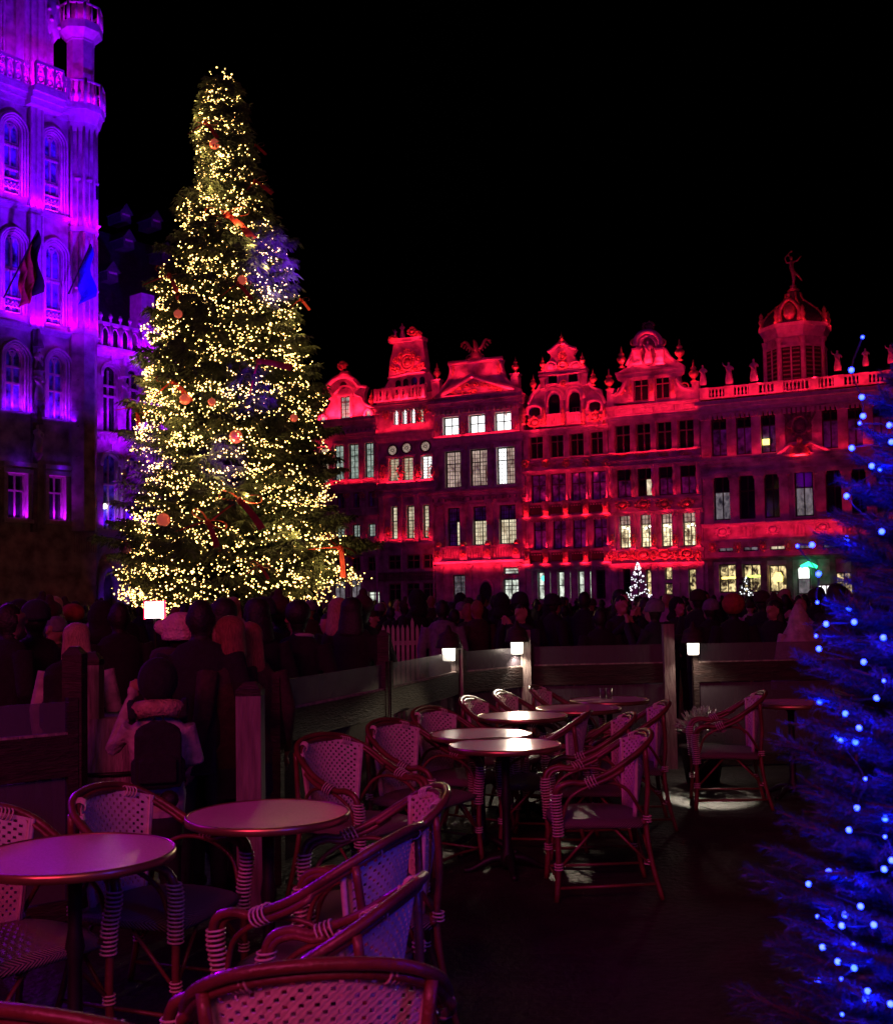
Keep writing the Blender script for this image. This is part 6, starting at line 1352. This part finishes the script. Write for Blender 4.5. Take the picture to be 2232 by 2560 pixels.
# dark figures, each an object; look-alikes share one label
r=random.Random(21); bodies=[mA,mB,mC,mD,mE,mA,mA]
def lite(src,nm):
    o=bpy.data.objects.new('tmp',src); C.objects.link(o); d=o.modifiers.new('d','DECIMATE'); d.ratio=.16; dg=bpy.context.evaluated_depsgraph_get(); dg.update(); me=bpy.data.meshes.new_from_object(o.evaluated_get(dg)); me.name=nm; bpy.data.objects.remove(o); return me
LI=[lite(q,'crowd_body') for q in (mA,mC,mD,mE,mP)]
BEAN=[blob_mesh('beanie',lambda mb:(mb.ball((0,-.01,1.665),(.100,.108,.085),14,9),mb.lathe([(.100,1.60),(.106,1.62),(.102,1.65)],14,sy=1.1)),.016,[M[q]],smooth_it=1) for q in ('coat_brown','coat_grey','coat_navy')]+[blob_mesh('pompom_beanie',lambda mb:(mb.ball((0,-.01,1.665),(.102,.11,.09),14,9),mb.ball((0,-.02,1.775),(.04,.04,.04),8,6)),.016,[M['coat_brown']],smooth_it=1)]
HOOD=blob_mesh('hood',lambda mb:(mb.ball((0,-.035,1.63),(.115,.115,.14),14,9),mb.ball((0,-.06,1.48),(.15,.10,.08),12,8)),.02,[M['coat_black']]); HAIRL=[blob_mesh('long_hair',lambda mb:(mb.ball((0,-.022,1.65),(.096,.10,.09),14,9),mb.lathe([(.05,1.34),(.12,1.42),(.105,1.55),(.088,1.66),(.04,1.70)],14,(0,-.05,0),1,.62)),.02,[M[q]]) for q in ('hair_dark','hair_auburn','hair_blonde')]
def dress(e,s):
    q=r3.random()
    if q<.3: inst('beanie',BEAN[r3.randrange(4)],e,s=s)
    elif q<.48: inst('hood',HOOD,e,s=s)
    elif q<.72: inst('hair',HAIRL[(0,0,1,0,2)[r3.randrange(5)]],e,s=s)
r3=random.Random(77)
LB=['person in dark winter clothes in the crowd between the barrier and the guild houses','person in dark winter clothes in the crowd below the fir and town hall']
for i in range(120):
    Y=r.uniform(8.0,24); lft=r.random()<.45
    px=r.uniform(-20,880) if lft else r.uniform(880,2240)
    if Y<11.3 and not lft: Y+=3.2
    if lft and px>560 and Y<10.5: Y+=2.6
    if (1040<px<1185 and Y<14) or (1940<px<2050 and Y<12.5) or (345<px<425 and Y<11) or (940<px<1030 and Y<14): Y+=6
    p=at(px,1500,Y); wi=r.random(); me=LI[0 if wi<.5 else 1 if wi<.68 else 2 if wi<.8 else 3 if wi<.96 else 4]
    e=empty('person',(p.x,Y,0),r.uniform(-1.2,1.2) if r.random()<.8 else r.uniform(2.2,4),LB[1] if lft else LB[0],'person','dark figures in the crowd below the fir' if lft else 'dark figures in the crowd before the guild houses'); s=r.uniform(.86,1.0); inst('body',me,e,s=s); dress(e,s)
for px,Y in ((20,7.2),(90,7.6),(300,8.2),(500,6.3),(640,7.8),(560,7.4),(700,8.8),(880,9.2),(905,9.5),(660,8.4),(60,9),(130,10),(850,9.6)):
    p=at(px,1500,Y); e=empty('person',(p.x,Y,0),r.uniform(-.8,.8),'person in dark winter clothes standing just beyond the left barrier','person','dark figures just beyond the left barrier'); inst('body',LI[0],e,s=.95); dress(e,.95)
# the rest of the crowd, far and dense
LO=[]
for q in (mA,mC):
    o=bpy.data.objects.new('tmp',q); C.objects.link(o); d=o.modifiers.new('d','DECIMATE'); d.ratio=.03; dg=bpy.context.evaluated_depsgraph_get(); dg.update(); me=bpy.data.meshes.new_from_object(o.evaluated_get(dg)); bpy.data.objects.remove(o)
    LO.append(([v.co.copy() for v in me.vertices],[tuple(p.vertices) for p in me.polygons],[p.material_index for p in me.polygons]))
cm=MB()
for i in range(300):
    Y=r.uniform(22,62); px=r.uniform(-10,2240); p=at(px,1500,Y)
    if abs(p.x-TX)<3 and abs(Y-TY)<3: continue
    vs,fs,mi=LO[i%2]; a=r.uniform(-1.5,1.5); s=r.uniform(.85,.98); ca,sa=math.cos(a)*s,math.sin(a)*s; o_=len(cm.v)
    cm.v+=[(p.x+v.x*ca-v.y*sa,Y+v.x*sa+v.y*ca,v.z*s) for v in vs]; cm.f+=[tuple(q+o_ for q in f) for f in fs]; k=r.choice((2,3,2,3,4)); cm.mi+=[(k if q==2 else q) for q in mi]
o=cm.build('far_crowd',[M['skin'],M['hair_dark'],M['coat_black'],M['coat_navy'],M['coat_brown']],None,True); tag(o,'dense crowd of people filling the square up to the guild houses','crowd',kind='stuff')
# small outline tree of white lights by the shops
p=at(1595,1460,58); e=empty('light_tree',(p.x,58,0),0,'slim light-string tree with cold white lights in front of the shops','decoration'); m=MB(); m.tube([(0,0,0),(0,0,3.0)],.04,6); m.build('mast',M['lampmetal'],e); m=MB(); r2_=random.Random(4)
for k in range(120): z=1.5+1.9*r2_.random()**1.5; w_=.75*(3.5-z)/2; x=r2_.uniform(-w_,w_); m.ball((x,0,z),.03,5,3)
tag(m.build('lamps',M['tiny_white'],e),kind='stuff')
p=at(1862,1465,60); e=empty('shop_christmas_tree',(p.x,60,0),0,'small decorated tree in front of the broad corner house windows','tree'); m=MB(); r2_=random.Random(8)
for k in range(500): z=.4+2.2*r2_.random(); w_=.7*(2.8-z)/2.4; a=r2_.uniform(0,6.28); sprig(m,Vector((w_*.5*math.cos(a),w_*.5*math.sin(a),z)),Vector((math.cos(a),math.sin(a),-.1)),.3,.05,r2_)
m.build('crown',M['needle'],e); m=MB()
for k in range(60): z=.6+2.0*r2_.random(); w_=.75*(2.8-z)/2.4; a=-PI*r2_.random(); m.ball((w_*math.cos(a),w_*math.sin(a),z),.035,5,3)
tag(m.build('lamps',M['tiny_white'],e),kind='stuff')

# ================================================================ near fir with blue lights
BX,BY=1.08,2.45
bt=empty('young_fir',(BX,BY,0),0,'fir at the right edge, close by and bathed in deep blue light','tree'); m=MB(); m.tube([(0,0,0),(0,0,1.2),(.02,0,2.15)],[.05,.035,.008],8); m.build('trunk',M['bark'],bt,True)
r=random.Random(9); nb=MB(); bb=MB(); TW=[]
def needles(p,d,L,n,ln):
    d=d.normalized()
    for i in range(n):
        q=p+d*L*i/n; v=Vector((r.gauss(0,1),r.gauss(0,1),r.gauss(0,1))); v=(v-d*v.dot(d)*.6).normalized(); e_=q+(v*.85+d*.5)*ln*r.uniform(.7,1.2); s_=v.cross(d).normalized()*.0011
        nb.add([q-s_,q+s_,e_],[(0,1,2)])
z=.05
while z<2.12:
    f=z/2.15; rad=(.47*(1-f)**.62+.04); n_=int(8+7*(1-f))
    for j in range(n_):
        a=2*PI*j/n_+z*7+r.uniform(-.2,.2)
        if math.cos(a)>.75 and r.random()<.7: continue
        ln=rad*r.uniform(.8,1.12); d=Vector((math.cos(a),math.sin(a),.10+.30*f)).normalized(); o=Vector((0,0,z)); pts=[o+d*ln*q+Vector((0,0,.10*ln*q*q)) for q in (0,.33,.66,1)]; bb.tube(pts,[.009,.007,.005,.002],5)
        side=Vector((-math.sin(a),math.cos(a),0)); ns=int(5+ln*22)
        needles(o+d*ln*.3,d,ln*.75,int(ln*420),.024)
        for i in range(ns):
            q=.2+.8*(i+.5)/ns
            for sg in (-1,1):
                p=o+d*ln*q+Vector((0,0,.10*ln*q*q)); dd=(d*.8+side*sg*.8+Vector((0,0,r.uniform(-.15,.2)))).normalized(); L=ln*.42*(1.15-q)*r.uniform(.7,1.2)+.03; bb.tube([p,p+dd*L],[.003,.0015],4); needles(p,dd,L,int(L*620),.022); TW.append(p+dd*L)
    z+=.068
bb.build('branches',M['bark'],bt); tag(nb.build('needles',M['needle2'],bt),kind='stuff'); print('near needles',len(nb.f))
BP=[(2155,843),(2127,925),(2153,993),(2156,1040),(2148,1058),(2222,1063),(2128,1120),(2178,1165),(2198,1174),(2227,1105),(2115,1346),(2029,1362),(1992,1365),(2203,1329),(2115,1240),(2045,1435),(2042,1506),(2122,1520),(2064,1560),(2134,1555),(2039,1590),(2046,1622),(2207,1594),(2158,1655),(2208,1702),(2190,1745),(2048,1754),(2112,1784),(2090,1842),(2100,1852),(2146,1820),(2137,1855),(2162,1947),(2141,2020),(2211,2046),(2121,2075),(2211,2092),(2228,2151),(2070,2179),(2114,2188),(2138,2198),(2020,2210),(2209,2173),(2150,2266),(2042,2291),(2111,2287),(2103,2314),(2183,2312),(2132,2361),(2055,2368),(2093,2404),(2134,2420),(2102,2447),(2043,2452),(2168,2478),(2163,2498),(2104,2536),(2225,2510)]
ls=empty('blue_light_string',(BX,BY,0),0,'string of blue bulbs wound through the fir at the right edge','string lights'); cab=[]
for i,(px,py) in enumerate(BP):
    d=ray(px,py); x=d.x/d.y; zr_=EYE.z+d.z/d.y*2.2; rad=.45*(1-min(max(zr_,0),2.1)/2.15)**.62+.03
    # point of this sight line on the outside of the crown
    best=None
    for q in range(60):
        Y=1.6+q*.02; 
        if math.hypot(x*Y-BX,Y-BY)<rad*1.02: best=Y; break
    Y=best or BY; p=EYE+d*(Y/d.y)-Vector((BX,BY,0)); s=.0058 if i%4 else .0034
    b=MB(); b.ball(p,(s,s,s),10,7); b.build('bulb',M['bluebulb'],ls,True); cab.append(p)
    if i%2==0: point('blue_bulb_light',p+Vector((BX,BY,0))+Vector((0,-.03,0)),(.42 if py>1000 else .15),(.0,.006,1),.006)
cab.sort(key=lambda p:-p.z); b=MB(); b.tube(crv(cab,3),.0016,4); b.build('cable',M['cable'],ls,True)
for zz_ in (.3,.7,1.1,1.5): point('blue_crown_fill',(BX-.02,BY-.12,zz_),6.5,(0,.012,1),.03)  # blue points added inside the crown to fill its dark gaps
spot('blue_spill',(BX-.3,BY+.1,1.5),(-.1,4.2,.7),26,(.05,.03,1),90,.9,.1)
